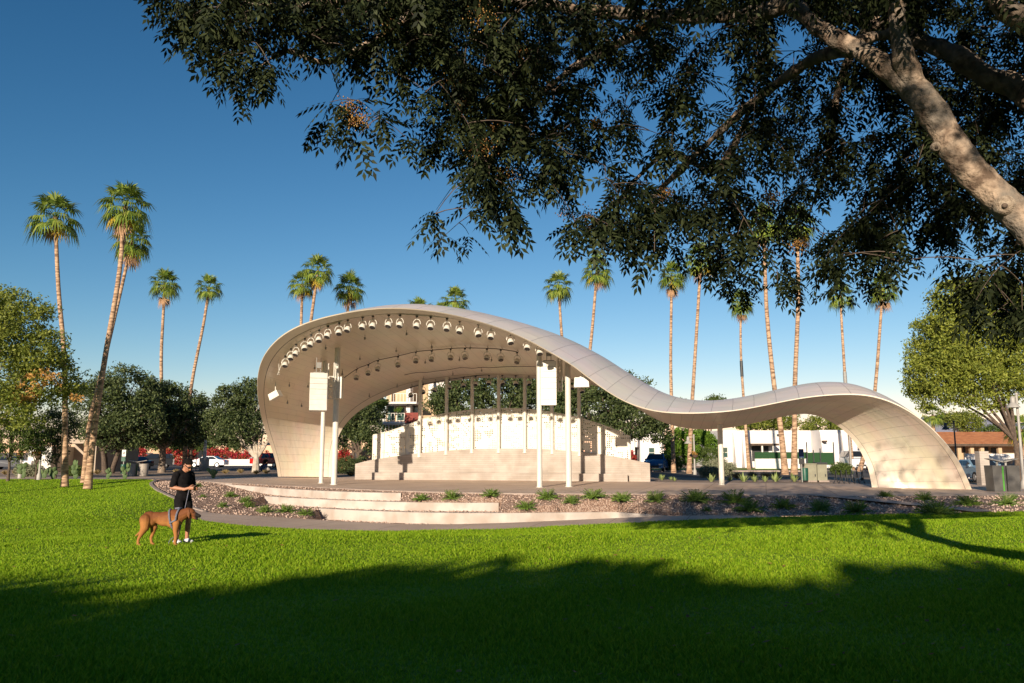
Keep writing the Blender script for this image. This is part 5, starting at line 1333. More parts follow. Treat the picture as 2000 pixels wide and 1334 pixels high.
for px in (1880, 1905, 1925, 1960): bpart('post', M['stucco_o'], ob, (xz(px, 880, Yo)[0] - .2, xz(px, 880, Yo)[0] + .2, Yo + .6, Yo + 1, 0, ze - .32))
Yp = 74; xa, z0 = xz(1889, 885, Yp); xb, _ = xz(2040, 886, Yp)
o = bpart('parapet_wall', M['stucco_w'], None, (xa, xb, Yp, Yp + .3, 0, xz(1889, 886, Yp)[1])); tag(o, 'pale low wall in front of the orange roofed building', 'wall')
# beige building at left
Yl = 78; xa, zt_ = xz(52, 849, Yl); xb, _ = xz(189, 849, Yl); xm, _ = xz(98, 849, Yl)
lb = empty('beige_building', ((xa + xb) / 2, Yl, 0), 0, 'low beige flat roofed building with a deep shaded porch behind the left palms', 'building')
zs = xz(100, 866, Yl)[1]
bpart('roof_slab', M['stucco_b'], lb, (xm, xb, Yl, Yl + 9, zs, zt_)); bpart('wall', M['stucco_b'], lb, (xm, xb, Yl + 4.5, Yl + 9, 0, zs), (xb - .5, xb, Yl + .1, Yl + 4.5, 0, zs))
bpart('side_wall', M['white'], lb, (xa, xm - .01, Yl + .5, Yl + 8, 0, xz(60, 872, Yl)[1])); bpart('utility_box', M['stucco_w'], lb, (xa, xa + .9, Yl - .4, Yl + .2, 0, 1.1))
# flats with balconies
Yf = 104
fl = empty('apartment_building', (P(790, 884, Yf).x, Yf, 0), 0, 'cream apartment building with balconies and a dark red panel behind the stage', 'building')
xa, zt_ = xz(744, 742, Yf); xb, _ = xz(880, 742, Yf)
bpart('wall', M['stucco_o'], fl, (xa + .3, xb, Yf + 3, Yf + 14, 0, zt_ + 1.5)); bpart('pillar', M['stucco_w'], fl, (xz(793, 800, Yf)[0], xz(801, 800, Yf)[0], Yf, Yf + 3, 0, zt_ + 1)); 
bpart('pillar', M['stucco_w'], fl, (xz(836, 800, Yf)[0], xz(880, 800, Yf)[0], Yf + .2, Yf + 3, xz(800, 782, Yf)[1], zt_ + 1))
for (pa_, pb_, yy) in [(740, 816, 786), (735, 812, 824), (738, 812, 846)]:
    xa, z = xz(pa_, yy, Yf); xb2, _ = xz(pb_, yy, Yf); s = bpart('balcony', M['stucco_w'], fl, (xa, xb2, Yf - 1.5, Yf + 3, z - .25, z))
    b = MB(); n = 12
    for k in range(n + 1): x = xa + (xb2 - xa) * k / n; b.box(x - .03, x + .03, Yf - 1.45, Yf - 1.4, z, z + 1.0)
    b.box(xa, xb2, Yf - 1.46, Yf - 1.38, z + 1.0, z + 1.06); b.build('railing', M['white_metal'], s)
for (pa_, pb_, ya, yb) in [(757, 771, 792, 822), (808, 816, 794, 806), (745, 752, 828, 845), (775, 790, 795, 822), (805, 812, 830, 842), (847, 855, 752, 765)]:
    xa, za = xz(pa_, ya, Yf + 2.9); xb2, zb = xz(pb_, yb, Yf + 2.9); f = bpart('window', M['white'], fl, (xa, xb2, Yf + 2.8, Yf + 3.05, zb, za)); bpart('pane', M['winglass'], f, (xa + .08, xb2 - .08, Yf + 2.74, Yf + 2.81, zb + .08, za - .08))
M['redpanel'] = mk('dark_red_panel', (.22, .035, .025), (.17, .03, .02), 2, .7)
xa, za = xz(791, 806, Yf - 1.6); xb2, zb = xz(818, 826, Yf - 1.6); bpart('red_panel', M['redpanel'], fl, (xa, xb2, Yf - 1.75, Yf - 1.52, zb, za))
C = clump_points([(xz(770, 835, Yf)[0], Yf - 1.2, xz(770, 838, Yf)[1], 1.8, .5, .6), (xz(780, 803, Yf)[0], Yf - 1.0, xz(780, 806, Yf)[1], .5, .4, 1.0)], 30, 30, .3, .2); V, Fq = leaf_quads(C - np.array(fl.location), .2); put_mesh('balcony_plants', np_mesh('balcony_plants', V, Fq), M['leaf_bright'], fl)
# left far white wall with bougainvillea
Ywl = 118; xa, zt_ = xz(380, 893, Ywl); xb, _ = xz(560, 893, Ywl)
tag(bpart('low_wall', M['stucco_w'], None, (xa, xb, Ywl, Ywl + .3, 0, xz(380, 897, Ywl)[1])), 'low white wall below the red bougainvillea behind the parked cars', 'wall')
xa, zt_ = xz(810, 880, 84); 
BG = [(415, 889, 16, 12, 120), (440, 888, 18, 11, 120), (465, 893, 14, 9, 120), (490, 890, 16, 11, 120), (515, 892, 18, 11, 120), (270, 887, 14, 13, 110), (350, 889, 12, 9, 120), (372, 888, 12, 10, 122), (228, 888, 10, 10, 112), (672, 888, 14, 9, 86), (648, 890, 12, 8, 87), (1232, 893, 9, 10, 100), (330, 885, 10, 8, 120), (545, 893, 12, 10, 120)]
for k, (px, py, rx, ry, Y) in enumerate(BG):
    bb = PB(px, py, Y, rx, ry)
    zc = bb[2]; hh = (zc + bb[5]) / 2
    tree('bougainvillea', 'red flowering bougainvillea bush, %s from the left behind the parking area' % ORD[k], (bb[0], bb[1], 0), [(bb[0], bb[1], hh, bb[3], bb[3] * .8, hh)], M['leaf_red'], M['bark_dark'], 60, 50, .35, .22, .05, .3, 3, group='red bougainvillea bushes', cat='bush')
# far building strip (left)
o = bpart('carport', M['stucco_b'], None, (xz(380, 860, 170)[0], xz(520, 860, 170)[0], 170, 176, 3.4, 4.0), (xz(400, 860, 170)[0], xz(403, 860, 170)[0], 171, 171.3, 0, 3.4), (xz(470, 860, 170)[0], xz(473, 860, 170)[0], 171, 171.3, 0, 3.4)); tag(o, 'far flat carport roof behind the white car', 'carport')
o = bpart('far_building', M['stucco_o'], None, (xz(300, 870, 180)[0], xz(372, 870, 180)[0], 180, 190, 0, 3.2)); tag(o, 'far tan building glimpsed between the left trees', 'building')
# wooden fence behind stage left
M['fence'] = mk('fence_wood', (.42, .28, .17), (.34, .22, .13), 2, .9)
o = bpart('wood_fence', M['fence'], None, (xz(702, 880, 82)[0], xz(735, 880, 82)[0], 82, 82.1, 0, xz(702, 877, 82)[1])); tag(o, 'tan wooden fence panel behind the left end of the stage wall', 'fence')
# mountains
def mountain():
    V = []; n = 60; xs_ = np.linspace(-2500, 7500, n)
    rows = []
    for j, (dy, f) in enumerate([(0, 0), (300, .35), (600, .75), (900, 1), (1400, .6)]):
        r = []
        for i, x in enumerate(xs_):
            h = 230 + 120 * mnoise.noise(Vector((x * .0009, 0, 2))) + 60 * mnoise.noise(Vector((x * .003, j * .5, 5)))
            h *= math.exp(-((x - 4300) / 1900) ** 2) * 1.25
            r.append((x, 6500 + dy, max(0, h * f) - 2))
        rows.append(r)
    grid_mesh('mountains', rows, M['mount'])
mountain()

# ------------------------------------------------------------ vehicles
def car(label, px, Y, rz, col, kind='sedan', pyb=None):
    p = P(px, 884, Y); r = empty('parked_car', (p.x, Y, 0), rz, label, 'car')
    pm = mk('car_paint', col, None, rough=.25, spec=.6)
    if kind == 'sedan': prof = [(-2.3, .35), (-2.3, .75), (-2.15, .95), (-1.55, 1.02), (-.9, 1.42), (.35, 1.44), (1.15, 1.02), (2.0, .88), (2.3, .68), (2.3, .32)]; W = .88; wx = (-1.4, 1.45)
    elif kind == 'suv': prof = [(-2.3, .4), (-2.33, 1.05), (-2.15, 1.6), (-1.9, 1.72), (.2, 1.74), (1.05, 1.18), (2.1, 1.05), (2.35, .8), (2.3, .38)]; W = .95; wx = (-1.45, 1.5)
    elif kind == 'van': prof = [(-2.7, .45), (-2.72, 1.3), (-2.55, 2.0), (-2.3, 2.08), (1.1, 2.08), (1.75, 1.35), (2.6, 1.15), (2.75, .8), (2.7, .4)]; W = 1.0; wx = (-1.7, 1.8)
    else: prof = [(-2.6, .5), (-2.6, 1.15), (-.7, 1.15), (-.6, 1.75), (.5, 1.78), (1.1, 1.2), (2.4, 1.05), (2.6, .8), (2.55, .45)]; W = .98; wx = (-1.7, 1.7)
    n = len(prof); belt = 1.0 if kind == 'sedan' else (1.15 if kind != 'van' else 1.35); vs = []; 
    # cross sections: narrower above the belt
    lay = [(-W + .06, 0), (-W, .0), (W, 0), (W - .06, 0)]
    b = MB(); sec = []
    for s in (-1, -.96, .96, 1):
        for x, z in prof:
            tuck = max(0, z - belt) * .35
            y = s * (W - tuck); sh = 1 if abs(s) < 1 else .0
            sec.append(Vector((x * (1 if sh else .985), y, z if sh else min(z, z - .02))))
    fs = []
    for k in range(3):
        for i in range(n):
            a = k * n + i; c = k * n + (i + 1) % n; fs.append((a, c, c + n, a + n))
    fs.append(tuple(range(n))); fs.append(tuple(3 * n + i for i in range(n))[::-1]); b.add(sec, fs); body = b.build('body', pm, r, True)
    zt = max(z for _, z in prof)
    # windows
    g = MB()
    top = zt - .09
    if kind == 'sedan': sw_ = [(-1.35, belt + .05), (-.85, top), (.3, top), (.95, belt + .05)]; mid = -.25
    elif kind == 'suv': sw_ = [(-2.0, belt + .05), (-1.85, top), (.15, top), (.85, belt + .05)]; mid = -.5
    elif kind == 'van': sw_ = [(-2.4, belt + .05), (-2.3, top), (1.0, top), (1.55, belt + .05)]; mid = .1
    else: sw_ = [(-.6, belt + .05), (-.5, top), (.45, top), (.9, belt + .05)]; mid = .05
    for sg in (-1, 1):
        for (pa_, pb_) in ((0, .46), (.5, 1)):
            xL0 = sw_[0][0] + (sw_[3][0] - sw_[0][0]) * pa_; xL1 = sw_[0][0] + (sw_[3][0] - sw_[0][0]) * pb_
            xT0 = sw_[1][0] + (sw_[2][0] - sw_[1][0]) * pa_; xT1 = sw_[1][0] + (sw_[2][0] - sw_[1][0]) * pb_
            yb = sg * (W - .05 * .35 + .012); yt = sg * (W - (top - belt) * .35 + .012)
            g.add([(xL0, yb, belt + .05), (xL1, yb, belt + .05), (xT1, yt, top), (xT0, yt, top)], [(0, 1, 2, 3)])
    def slope_glass(pA, pB):
        xa, za = pA; xb, zb = pB; dx, dz = xb - xa, zb - za; L = math.hypot(dx, dz); nx, nz_ = -dz / L, dx / L
        if nz_ < 0: nx, nz_ = -nx, -nz_
        a0 = .08; q = []
        for t in (a0, 1 - a0):
            x = xa + dx * t + nx * .012; z = za + dz * t + nz_ * .012; hw = W - max(0, z - belt) * .35 - .1; q.append((x, z, hw))
        g.add([(q[0][0], -q[0][2], q[0][1]), (q[0][0], q[0][2], q[0][1]), (q[1][0], q[1][2], q[1][1]), (q[1][0], -q[1][2], q[1][1])], [(0, 1, 2, 3)])
    if kind == 'sedan': slope_glass(prof[3], prof[4]); slope_glass(prof[5], prof[6])
    elif kind == 'suv': slope_glass(prof[1], prof[2]); slope_glass(prof[4], prof[5])
    elif kind == 'van': slope_glass(prof[1], prof[2]); slope_glass(prof[4], prof[5])
    else: slope_glass(prof[2], prof[3]); slope_glass(prof[4], prof[5])
    g.build('windows', M['glass'], r, True)
    R = Matrix.Rotation(PI / 2, 4, 'X')
    for x in wx:
        for sg in (-1, 1):
            wh_ = empty('wheel', (x, sg * (W - .1), .34)); wh_.parent = r
            b = MB(); b.lathe([(.2, -.12), (.33, -.12), (.345, -.07), (.345, .07), (.33, .12), (.2, .12)], (0, 0, 0), 18, R); b.build('tyre', M['rubber'], wh_, True, True)
            b = MB(); b.lathe([(.02, .122 * -sg), (.2, .124 * -sg), (.21, .1 * -sg)], (0, 0, 0), 14, R); b.build('rim', M['chrome'], wh_, True)
    xf, xb = prof[-2][0], prof[1][0]
    for sg in (-1, 1):
        b = MB(); b.box(xf - .12, xf + .01, sg * (W - .25) - .18, sg * (W - .25) + .18, .66, .8); b.build('headlight', M['headlamp'], r, True)
        b = MB(); b.box(xb - .01, xb + .1, sg * (W - .2) - .13, sg * (W - .2) + .13, .72, .92); b.build('tail_light', M['redlamp'], r, True)
        b = MB(); b.box(.75, .92, sg * (W + .02) - .08, sg * (W + .02) + .08, belt, belt + .13); b.build('mirror', pm, r, True)
    b = MB(); b.box(xf - .02, xf + .02, -.5, .5, .45, .62); b.build('grille', M['dark'], r, True)
    return r
car('white sedan parked side on behind the man', 408, 104, PI, (.72, .72, .74), 'sedan')
car('black car parked behind the man and the pale tree trunk', 300, 100, PI + .3, (.012, .013, .016), 'suv')
car('black car with shiny hood partly behind the left litter bins', 262, 92, PI * .85, (.012, .014, .02), 'sedan')
car('dark car under the big left tree', 228, 97, PI * .6, (.014, .014, .018), 'sedan')
car('dark car at the far left behind the trees', 24, 92, .2, (.03, .035, .05), 'sedan')
car('silver grey vehicle beyond the bougainvillea', 476, 130, PI * .9, (.35, .37, .40), 'suv')
car('bright red pickup beside the left bandshell leg', 528, 104, -.5, (.42, .012, .01), 'pickup')
car('bright blue suv behind the right end of the stage wall', 1282, 82, -PI * .6, (.02, .10, .26), 'suv')
car('white van parked in front of the white building near the right leg', 1668, 90, -PI * .55, (.75, .75, .76), 'van')
car('light blue car parked between the right leg and the concrete pillar', 1908, 53, -PI / 2 - .1, (.16, .26, .36), 'sedan')
car('dark blue car cut by the right edge of the picture', 1999, 55, -PI / 2 + .1, (.02, .03, .05), 'sedan')
car('dark red car behind the left end of the stage wall', 668, 88, 0, (.25, .03, .02), 'sedan')

# ------------------------------------------------------------ street furniture
def lamp(label, px, Y, h, side, mat, basket=False, z0=0, arm=.55):
    p = P(px, 884, Y); r = empty('street_lamp', (p.x, Y, z0), 0, label, 'street lamp')
    b = MB(); b.lathe([(.16, 0), (.16, .3), (.10, .45), (.08, .5), (.06, h)], n=12); b.build('pole', mat, r, True, True)
    b = MB(); b.tube([(0, 0, h - .15), (side * arm, 0, h - .15)], .03, 6); b.ell((0, 0, h), .09, 8, 6); b.build('arm', mat, r, True)
    b = MB(); c = (side * arm, 0, h - .15); b.lathe([(.04, .05), (.10, .0), (.13, -.12), (.13, -.3), (.16, -.33), (.33, -.52), (.34, -.56), (.30, -.55), (.02, -.45)], c, 16); hd = b.build('lamp_head', mat, r, True, True)
    b = MB(); b.lathe([(.1, -.50), (.11, -.58), (.03, -.6)], c, 10); b.build('lens', M['white'], hd, True)
    if basket:
        b = MB(); b.lathe([(.05, -.3), (.2, -.18), (.28, 0)], (0, -.3, h * .5), 10); bs = b.build('basket', M['soffit'], r, True)
        C = clump_points([(0, -.3, h * .5 + .12, .33, .3, .2)], 14, 24, .12, .2); V, Fq = leaf_quads(C, .1); put_mesh('flowers', np_mesh('flowers', V, Fq), M['leaf_gold'], bs)
    return r
M['lampgrey'] = mk('lamp_grey', (.35, .33, .30), (.3, .28, .26), 4, .5)
lamp('grey bell street lamp at the right edge of the picture', 1994.5, 43, 4.95, -1, M['lampgrey'], arm=.22)
lamp('dark bell street lamp in front of the orange roof', 1867, 72, 4.6, -1, M['dark'], arm=.75)
lamp('pale street lamp with a flower basket under the right roof dip', 1356, 70, 3.35, -1, M['lampgrey'], True, arm=.5)
lamp('pale bell street lamp with an orange basket among the left trees', 80, 57, 3.4, -1, M['lampgrey'], True, arm=.3)
lamp('thinner lamp post with a basket at the far left', 43, 60, 3.4, 1, M['lampgrey'], True, arm=.3)
g_ = P(83, 884, 57)
# white post with concrete foot near the white car
p = P(400, 884, 88); r = empty('lamp_post', (p.x, 88, 0), 0, 'white pole on a thick round concrete foot in front of the white car', 'post')
b = MB(); b.lathe([(.5, 0), (.5, 1.3), (.46, 1.33)], n=16); b.build('foot', M['wallcap'], r, True, True); b = MB(); b.lathe([(.2, 1.3), (.16, 3.3)], n=12); b.build('pole', M['white'], r, True, True)
for px, Y, h in ((384, 86, 1.8), (375, 86, 1.9)):
    p = P(px, 884, Y); b = MB(); b.tube([(p.x, Y, 0), (p.x, Y, h)], .04, 6); tag(b.build('stake', M['fence']), 'thin wooden stake just left of the white pole' if px == 384 else 'thinner wooden stake beside the head of the man', 'stake')
def twin_bins(label, px, py, s, mat, Y=None, stripe=M['hedgegreen'], sep=.42, sq=False):
    g = G(px, py, 0); r = empty('litter_bins', (g.x, g.y, 0), .1, label, 'litter bins')
    for sg in (-1, 1):
        b = MB()
        if sq: b.prism([(-.36, 0), (-.42, 1.12), (.42, 1.12), (.36, 0)], -.35, .35, Matrix.Translation((sg * sep, 0, 0)) @ Matrix.Scale(s, 4))
        else: b.lathe([(.36 * s, 0), (.40 * s, 1.0 * s), (.38 * s, 1.04 * s), (.30 * s, 1.0 * s)], (sg * sep, 0, 0), 18)
        b.build('bin', mat, r, True, not sq)
    b = MB(); b.box(-.035, .035, -.38 * s, -.30 * s, .02, 1.0 * s); b.build('stripe', stripe, r, True)
    for sg in (-1, 1):
        b = MB(); b.tube([(0, 0, .95 * s), (sg * .12, 0, 1.18 * s)], .03, 6); b.prism([(0, 1.16 * s), (sg * .75 * s, 1.30 * s), (sg * .75 * s, 1.34 * s), (0, 1.20 * s)], -.25, .25); b.build('lid', mat, r, True)
    return r
M['bin_grey'] = mk('bin_metal', (.32, .28, .24), (.25, .22, .19), 2, .6)
M['bin_olive'] = mk('bin_olive', (.26, .25, .18), (.2, .19, .14), 2, .6)
M['bin_dark'] = mk('bin_dark', (.10, .095, .09), (.07, .065, .06), 2, .5)
twin_bins('pair of round brown grey litter bins with winged lids by the left path', 269, 930, .95, M['bin_grey'])
# dark bins at right
g = G(1960, 960, 0); r = empty('litter_bins', (g.x, g.y, 0), 0, 'dark square litter bin pair with green stripe at the right edge', 'litter bins')
b = MB(); b.prism([(-.62, 0), (-.66, 1.25), (-.03, 1.25), (-.03, 0)], -.35, .35); b.build('bin', M['bin_dark'], r, True); b = MB(); b.prism([(.03, 0), (.03, 1.25), (.66, 1.25), (.62, 0)], -.35, .35); b.build('bin', M['bin_dark'], r, True)
M['lime'] = mk('lime_stripe', (.07, .30, .03), None, rough=.5)
b = MB(); b.box(-.20, -.13, -.358, -.352, .04, 1.2); b.build('stripe', M['lime'], r, True)
for sg in (-1, 1):
    b = MB(); b.tube([(sg * .2, 0, 1.2), (sg * .22, 0, 1.42)], .05, 6); b.prism([(sg * .02, 1.40), (sg * .7, 1.56), (sg * .7, 1.59), (sg * .3, 1.52), (sg * .02, 1.44)], -.2, .2); b.build('lid', M['lampgrey'], r, True)
# concrete pillar
g = G(1927, 948, 0); b = MB(); b.box(g.x - .27, g.x + .27, g.y, g.y + .5, 0, 1.95); tag(b.build('concrete_pillar', M['concrete']), 'square pale concrete pillar left of the dark bins', 'pillar')
# utility cabinets
for px, w_, h_, lb_ in ((1584, .80, 1.12, 'taller olive utility cabinet on a concrete pad'), (1607, .62, 1.12, 'olive utility cabinet with a dark top right of the taller one')):
    g = G(px, 941.5, 0); r = empty('utility_cabinet', (g.x, g.y, 0), 0, lb_, 'cabinet', 'pair of utility cabinets'); w2 = w_ / 2
    b = MB(); b.box(-w2, w2, 0, .7, .1, h_); b.build('body', M['bin_olive'], r, True); b = MB(); b.box(-w2 - .03, w2 + .03, -.03, .73, h_, h_ + (.06 if px < 1600 else .12)); b.build('lid', M['bin_olive'] if px < 1600 else M['dark'], r, True)
    b = MB(); b.box(-w2 - .08, w2 + .08, -.1, .8, 0, .1); b.build('pad', M['kerb'], r, True); b = MB(); b.box(w2 - .14, w2 - .08, -.03, 0, .35, .5); b.build('latch', M['dark'], r, True)
# pet waste stations
M['green_plastic'] = mk('green_plastic', (.008, .06, .04), (.012, .08, .05), 4, .45)
def waste(px, py, label, blue=False):
    g = G(px, py, 0); r = empty('pet_waste_station', (g.x, g.y, 0), 0, label, 'waste station')
    b = MB(); b.box(-.03, .03, -.03, .03, 0, 2.1); b.build('post', M['grey_metal'], r, True)
    b = MB(); b.lathe([(.2, .12), (.22, .85), (.2, .9)], (.22 if blue else -.05, .1, 0), 14); b.build('bin', M['green_plastic'], r, True, True)
    b = MB(); b.box(-.17, .17, -.1, -.03, 1.15, 1.5); b.build('bag_box', M['green_plastic'] if not blue else M['dark'], r, True)
    b = MB(); b.box(-.16, .16, -.06, -.035, 1.55, 2.1); sg = b.build('sign', M['stucco_w'] if not blue else M['bluesign'], r, True)
    if not blue:
        b = MB(); b.box(-.08, .06, -.07, -.062, 1.8, 1.88); b.box(.04, .08, -.07, -.062, 1.85, 1.95); b.box(-.08, -.05, -.07, -.062, 1.72, 1.8); b.box(.02, .05, -.07, -.062, 1.72, 1.8); b.build('dog_mark', M['dark'], sg, True)
M['bluesign'] = mk('blue_sign', (.02, .04, .12), None, rough=.5)
waste(240, 928, 'green pet waste station with a white sign beside the left bins')
waste(1567, 942, 'pet waste station with a dark blue sign left of the cabinets', True)
# bike rack
g0 = G(1628, 945, 0); g1 = G(1690, 945, 0); b = MB(); pts = []
for k in range(0, 181):
    t = k / 180; a = t * 2 * PI * 6; x = g0.x + (g1.x - g0.x) * t + .18 * math.sin(a); pts.append((x, g0.y + .35 * math.sin(a), .42 - .38 * math.cos(a)))
b.tube(pts, .024, 6); tag(b.build('bike_rack', M['dark']), 'dark spiral bike rack just left of the right bandshell leg', 'bike rack')
g = G(1688, 940, 0); r = empty('scooter', (g.x, g.y + 1, 0), .5, 'small white kick scooter leaning by the right bandshell leg', 'scooter')
R = Matrix.Rotation(PI / 2, 4, 'X')
for x in (-.4, .4): b = MB(); b.lathe([(.03, -.03), (.11, -.03), (.11, .03), (.03, .03)], (x, 0, .11), 14, R); b.build('wheel', M['rubber'], r, True, True)
b = MB(); b.tube([(-.45, 0, .12), (.25, 0, .14), (.4, 0, .25)], .045, 6); b.build('deck', M['white_metal'], r, True); b = MB(); b.tube([(.4, 0, .12), (.28, 0, 1.0)], .025, 6); b.tube([(.28, -.22, 1.0), (.28, .22, 1.0)], .02, 6); b.build('handlebar', M['white_metal'], r, True)
p = P(1661, 884, 84); b = MB(); b.tube([(p.x, 84, 0), (p.x, 84, 5.0)], .11, 8); tag(b.build('pole', M['grey_metal']), 'plain grey pole under the right arch beside the white van', 'pole')
g = G(1891, 915, 0); p = P(1891, 900, 60); b = MB(); b.box(p.x - .22, p.x + .22, 60, 60.05, p.z - .25, p.z + .25); b.box(p.x - .03, p.x + .03, 60.05, 60.1, 0, p.z); tag(b.build('sign', M['stucco_w']), 'small blank white sign between the right leg and the light blue car', 'sign')
# ------------------------------------------------------------ figures
class BB:
    """overlapping tapered capsules and ellipsoids fused by a voxel remesh into one surface"""
    def __init__(s): s.m = MB()
    def cap(s, a, b, ra, rb, n=12):
        a, b = Vector(a), Vector(b); s.m.tube([a, a.lerp(b, .5), b], [ra, (ra + rb) / 2, rb], n); s.m.ell(a, ra, n, 8); s.m.ell(b, rb, n, 8); return s
    def chain(s, pts, rad):
        for i in range(len(pts) - 1): s.cap(pts[i], pts[i + 1], rad[i], rad[i + 1])
        return s
    def ell(s, c, r, rot=None): s.m.ell(c, r, 18, 12, rot); return s
    def build(s, name, mat, parent, vox=.012, smooth=4, fac=.5):
        me = bpy.data.meshes.new(name); me.from_pydata(s.m.v, [], s.m.f); o = bpy.data.objects.new(name, me); SC.collection.objects.link(o)
        m1 = o.modifiers.new('r', 'REMESH'); m1.mode = 'VOXEL'; m1.voxel_size = vox; m1.use_smooth_shade = True
        m2 = o.modifiers.new('s', 'SMOOTH'); m2.iterations = smooth; m2.factor = fac
        dg = bpy.context.evaluated_depsgraph_get(); dg.update(); me2 = bpy.data.meshes.new_from_object(o.evaluated_get(dg))
        bpy.data.objects.remove(o); bpy.data.meshes.remove(me); me2.name = name; me2.materials.clear()
        return put_mesh(name, me2, mat, parent, smooth=True)
fy = 16.8
ft = P(354, 1053, fy); gz = lawnz(ft.x, fy) - .012
man = empty('person', (ft.x, fy, gz), math.radians(-28), 'man in black t-shirt, shorts and dark glasses standing on the lawn looking at a phone', 'person')
# local frame: faces +X, his right side is -Y
S = 1.0
body = BB()
HT = Matrix.Translation((.03, 0, 1.53)) @ Matrix.Rotation(math.radians(36), 4, 'Y') @ Matrix.Translation((-.03, 0, -1.53))
def hp(x, y, z): return HT @ Vector((x, y, z))
R3 = Matrix.Rotation(math.radians(36), 4, 'Y')
body.ell(hp(.065, 0, 1.585), (.082, .068, .10), R3).ell(hp(.03, 0, 1.625), (.085, .074, .08), R3)
body.cap(hp(.11, 0, 1.515), hp(.08, 0, 1.56), .034, .05)
body.cap(hp(.148, 0, 1.585), hp(.162, 0, 1.556), .011, .016)
body.ell(hp(.035, -.075, 1.58), (.02, .012, .03), R3).ell(hp(.035, .075, 1.58), (.02, .012, .03), R3)
body.cap((-.03, 0, 1.40), (.03, 0, 1.52), .062, .055)
body.ell((-.02, 0, 1.27), (.115, .17, .19)).ell((-.005, 0, 1.06), (.105, .15, .16)).ell((-.01, 0, .93), (.12, .165, .12))
body.chain([(-.03, -.185, 1.38), (-.06, -.245, 1.13), (.17, -.13, 1.09), (.235, -.085, 1.115)], [.062, .045, .032, .027])
body.chain([(-.03, .185, 1.38), (-.01, .25, 1.13), (.19, .12, 1.08), (.245, .06, 1.10)], [.062, .045, .032, .027])
def hand(b, c, sy):
    c = Vector(c); b.ell(c + Vector((.04, 0, 0)), (.05, .022, .038))
    for k in range(4):
        z = .028 - .018 * k; l = (.034, .04, .036, .028)[k]
        b.cap(c + Vector((.075, 0, z)), c + Vector((.085 + l * .6, sy * .02, z)), .0095, .009, 8); b.cap(c + Vector((.085 + l * .6, sy * .02, z)), c + Vector((.085 + l * .5, sy * .05, z)), .009, .0075, 8)
    b.cap(c + Vector((.02, sy * .01, .035)), c + Vector((.06, sy * .03, .062)), .011, .01, 8); b.cap(c + Vector((.06, sy * .03, .062)), c + Vector((.09, sy * .045, .06)), .01, .008, 8)
hand(body, (.235, -.085, 1.115), 1); hand(body, (.245, .06, 1.105), -1)
body.chain([(-.01, -.09, .9), (.03, -.10, .50), (.0, -.10, .29), (-.02, -.10, .09)], [.088, .058, .056, .036])
body.chain([(-.01, .09, .9), (.05, .11, .50), (.03, .12, .29), (.02, .12, .09)], [.088, .058, .056, .036])
body.cap((-.03, -.10, .05), (.10, -.11, .03), .035, .03).cap((.01, .12, .05), (.14, .13, .03), .035, .03)
body.build('body', M['skin'], man, .009, 3)
sh = BB()
sh.ell((-.02, 0, 1.27), (.122, .182, .19)).ell((-.0, 0, 1.08), (.112, .158, .18)).ell((-.005, 0, .96), (.125, .17, .12)).cap((-.035, -.09, 1.40), (-.035, .09, 1.40), .075, .075)
sh.cap((-.03, -.185, 1.375), (-.055, -.235, 1.17), .076, .066).cap((-.03, .185, 1.375), (-.02, .235, 1.17), .076, .066)
sh.cap((-.03, -.14, 1.40), (-.02, 0, 1.425), .06, .062).cap((-.03, .14, 1.40), (-.02, 0, 1.425), .06, .062)
sh.build('t_shirt', M['cloth'], man, .012, 4)
so = BB(); so.ell((-.01, 0, .92), (.135, .18, .12)); so.cap((-.01, -.09, .86), (.03, -.10, .56), .108, .092).cap((-.01, .09, .86), (.045, .11, .56), .108, .092); so.build('shorts', M['cloth'], man, .012, 4)
hr = BB(); hr.ell(hp(.022, 0, 1.650), (.098, .084, .078), R3).ell(hp(-.015, 0, 1.615), (.075, .082, .088), R3).ell(hp(.075, 0, 1.672), (.052, .06, .04), R3); hr.build('hair', M['hair'], man, .008, 2)
for sy in (-1, 1):
    x0 = -.02 if sy < 0 else .02; y0 = -.10 if sy < 0 else .12
    s_ = BB(); s_.cap((x0 - .04, y0, .045), (x0 + .14, y0 + sy * .01, .035), .045, .036).cap((x0, y0, .06), (x0 + .05, y0, .06), .045, .04); s_.build('shoe', M['shoe'], man, .01, 3)
gl = MB()
for sy in (-1, 1):
    gl.tube([hp(.02, sy * .080, 1.60), hp(.10, sy * .074, 1.598), hp(.137, sy * .055, 1.596)], .0075, 6); gl.ell(hp(.139, sy * .033, 1.595), (.014, .03, .024), 10, 7, R3)
gl.tube([hp(.147, -.01, 1.6), hp(.147, .01, 1.6)], .005, 5)
gl.build('sunglasses', M['lens'], man, True)
wb = MB(); wb.lathe([(.034, -.012), (.037, -.012), (.037, .012), (.034, .012)], (.135, -.148, 1.096), 12, Matrix.Rotation(PI / 2, 4, 'Y') @ Matrix.Rotation(.4, 4, 'X')); wb.build('wrist_band', M['dark'], man, True)
def in_man(v): return man.matrix_basis @ Vector(v)
pr = empty('phone', in_man((.36, -.02, 1.15)), man.rotation_euler.z, 'black phone held in both hands of the man', 'phone')
b = MB(); b.box(-.075, .075, -.037, .037, -.005, .005, Matrix.Rotation(-.5, 4, 'Y')); b.build('case', M['dark'], pr, True)
b = MB(); b.box(-.068, .068, -.033, .033, .0055, .0065, Matrix.Rotation(-.5, 4, 'Y')); b.build('screen', M['lens'], pr, True)

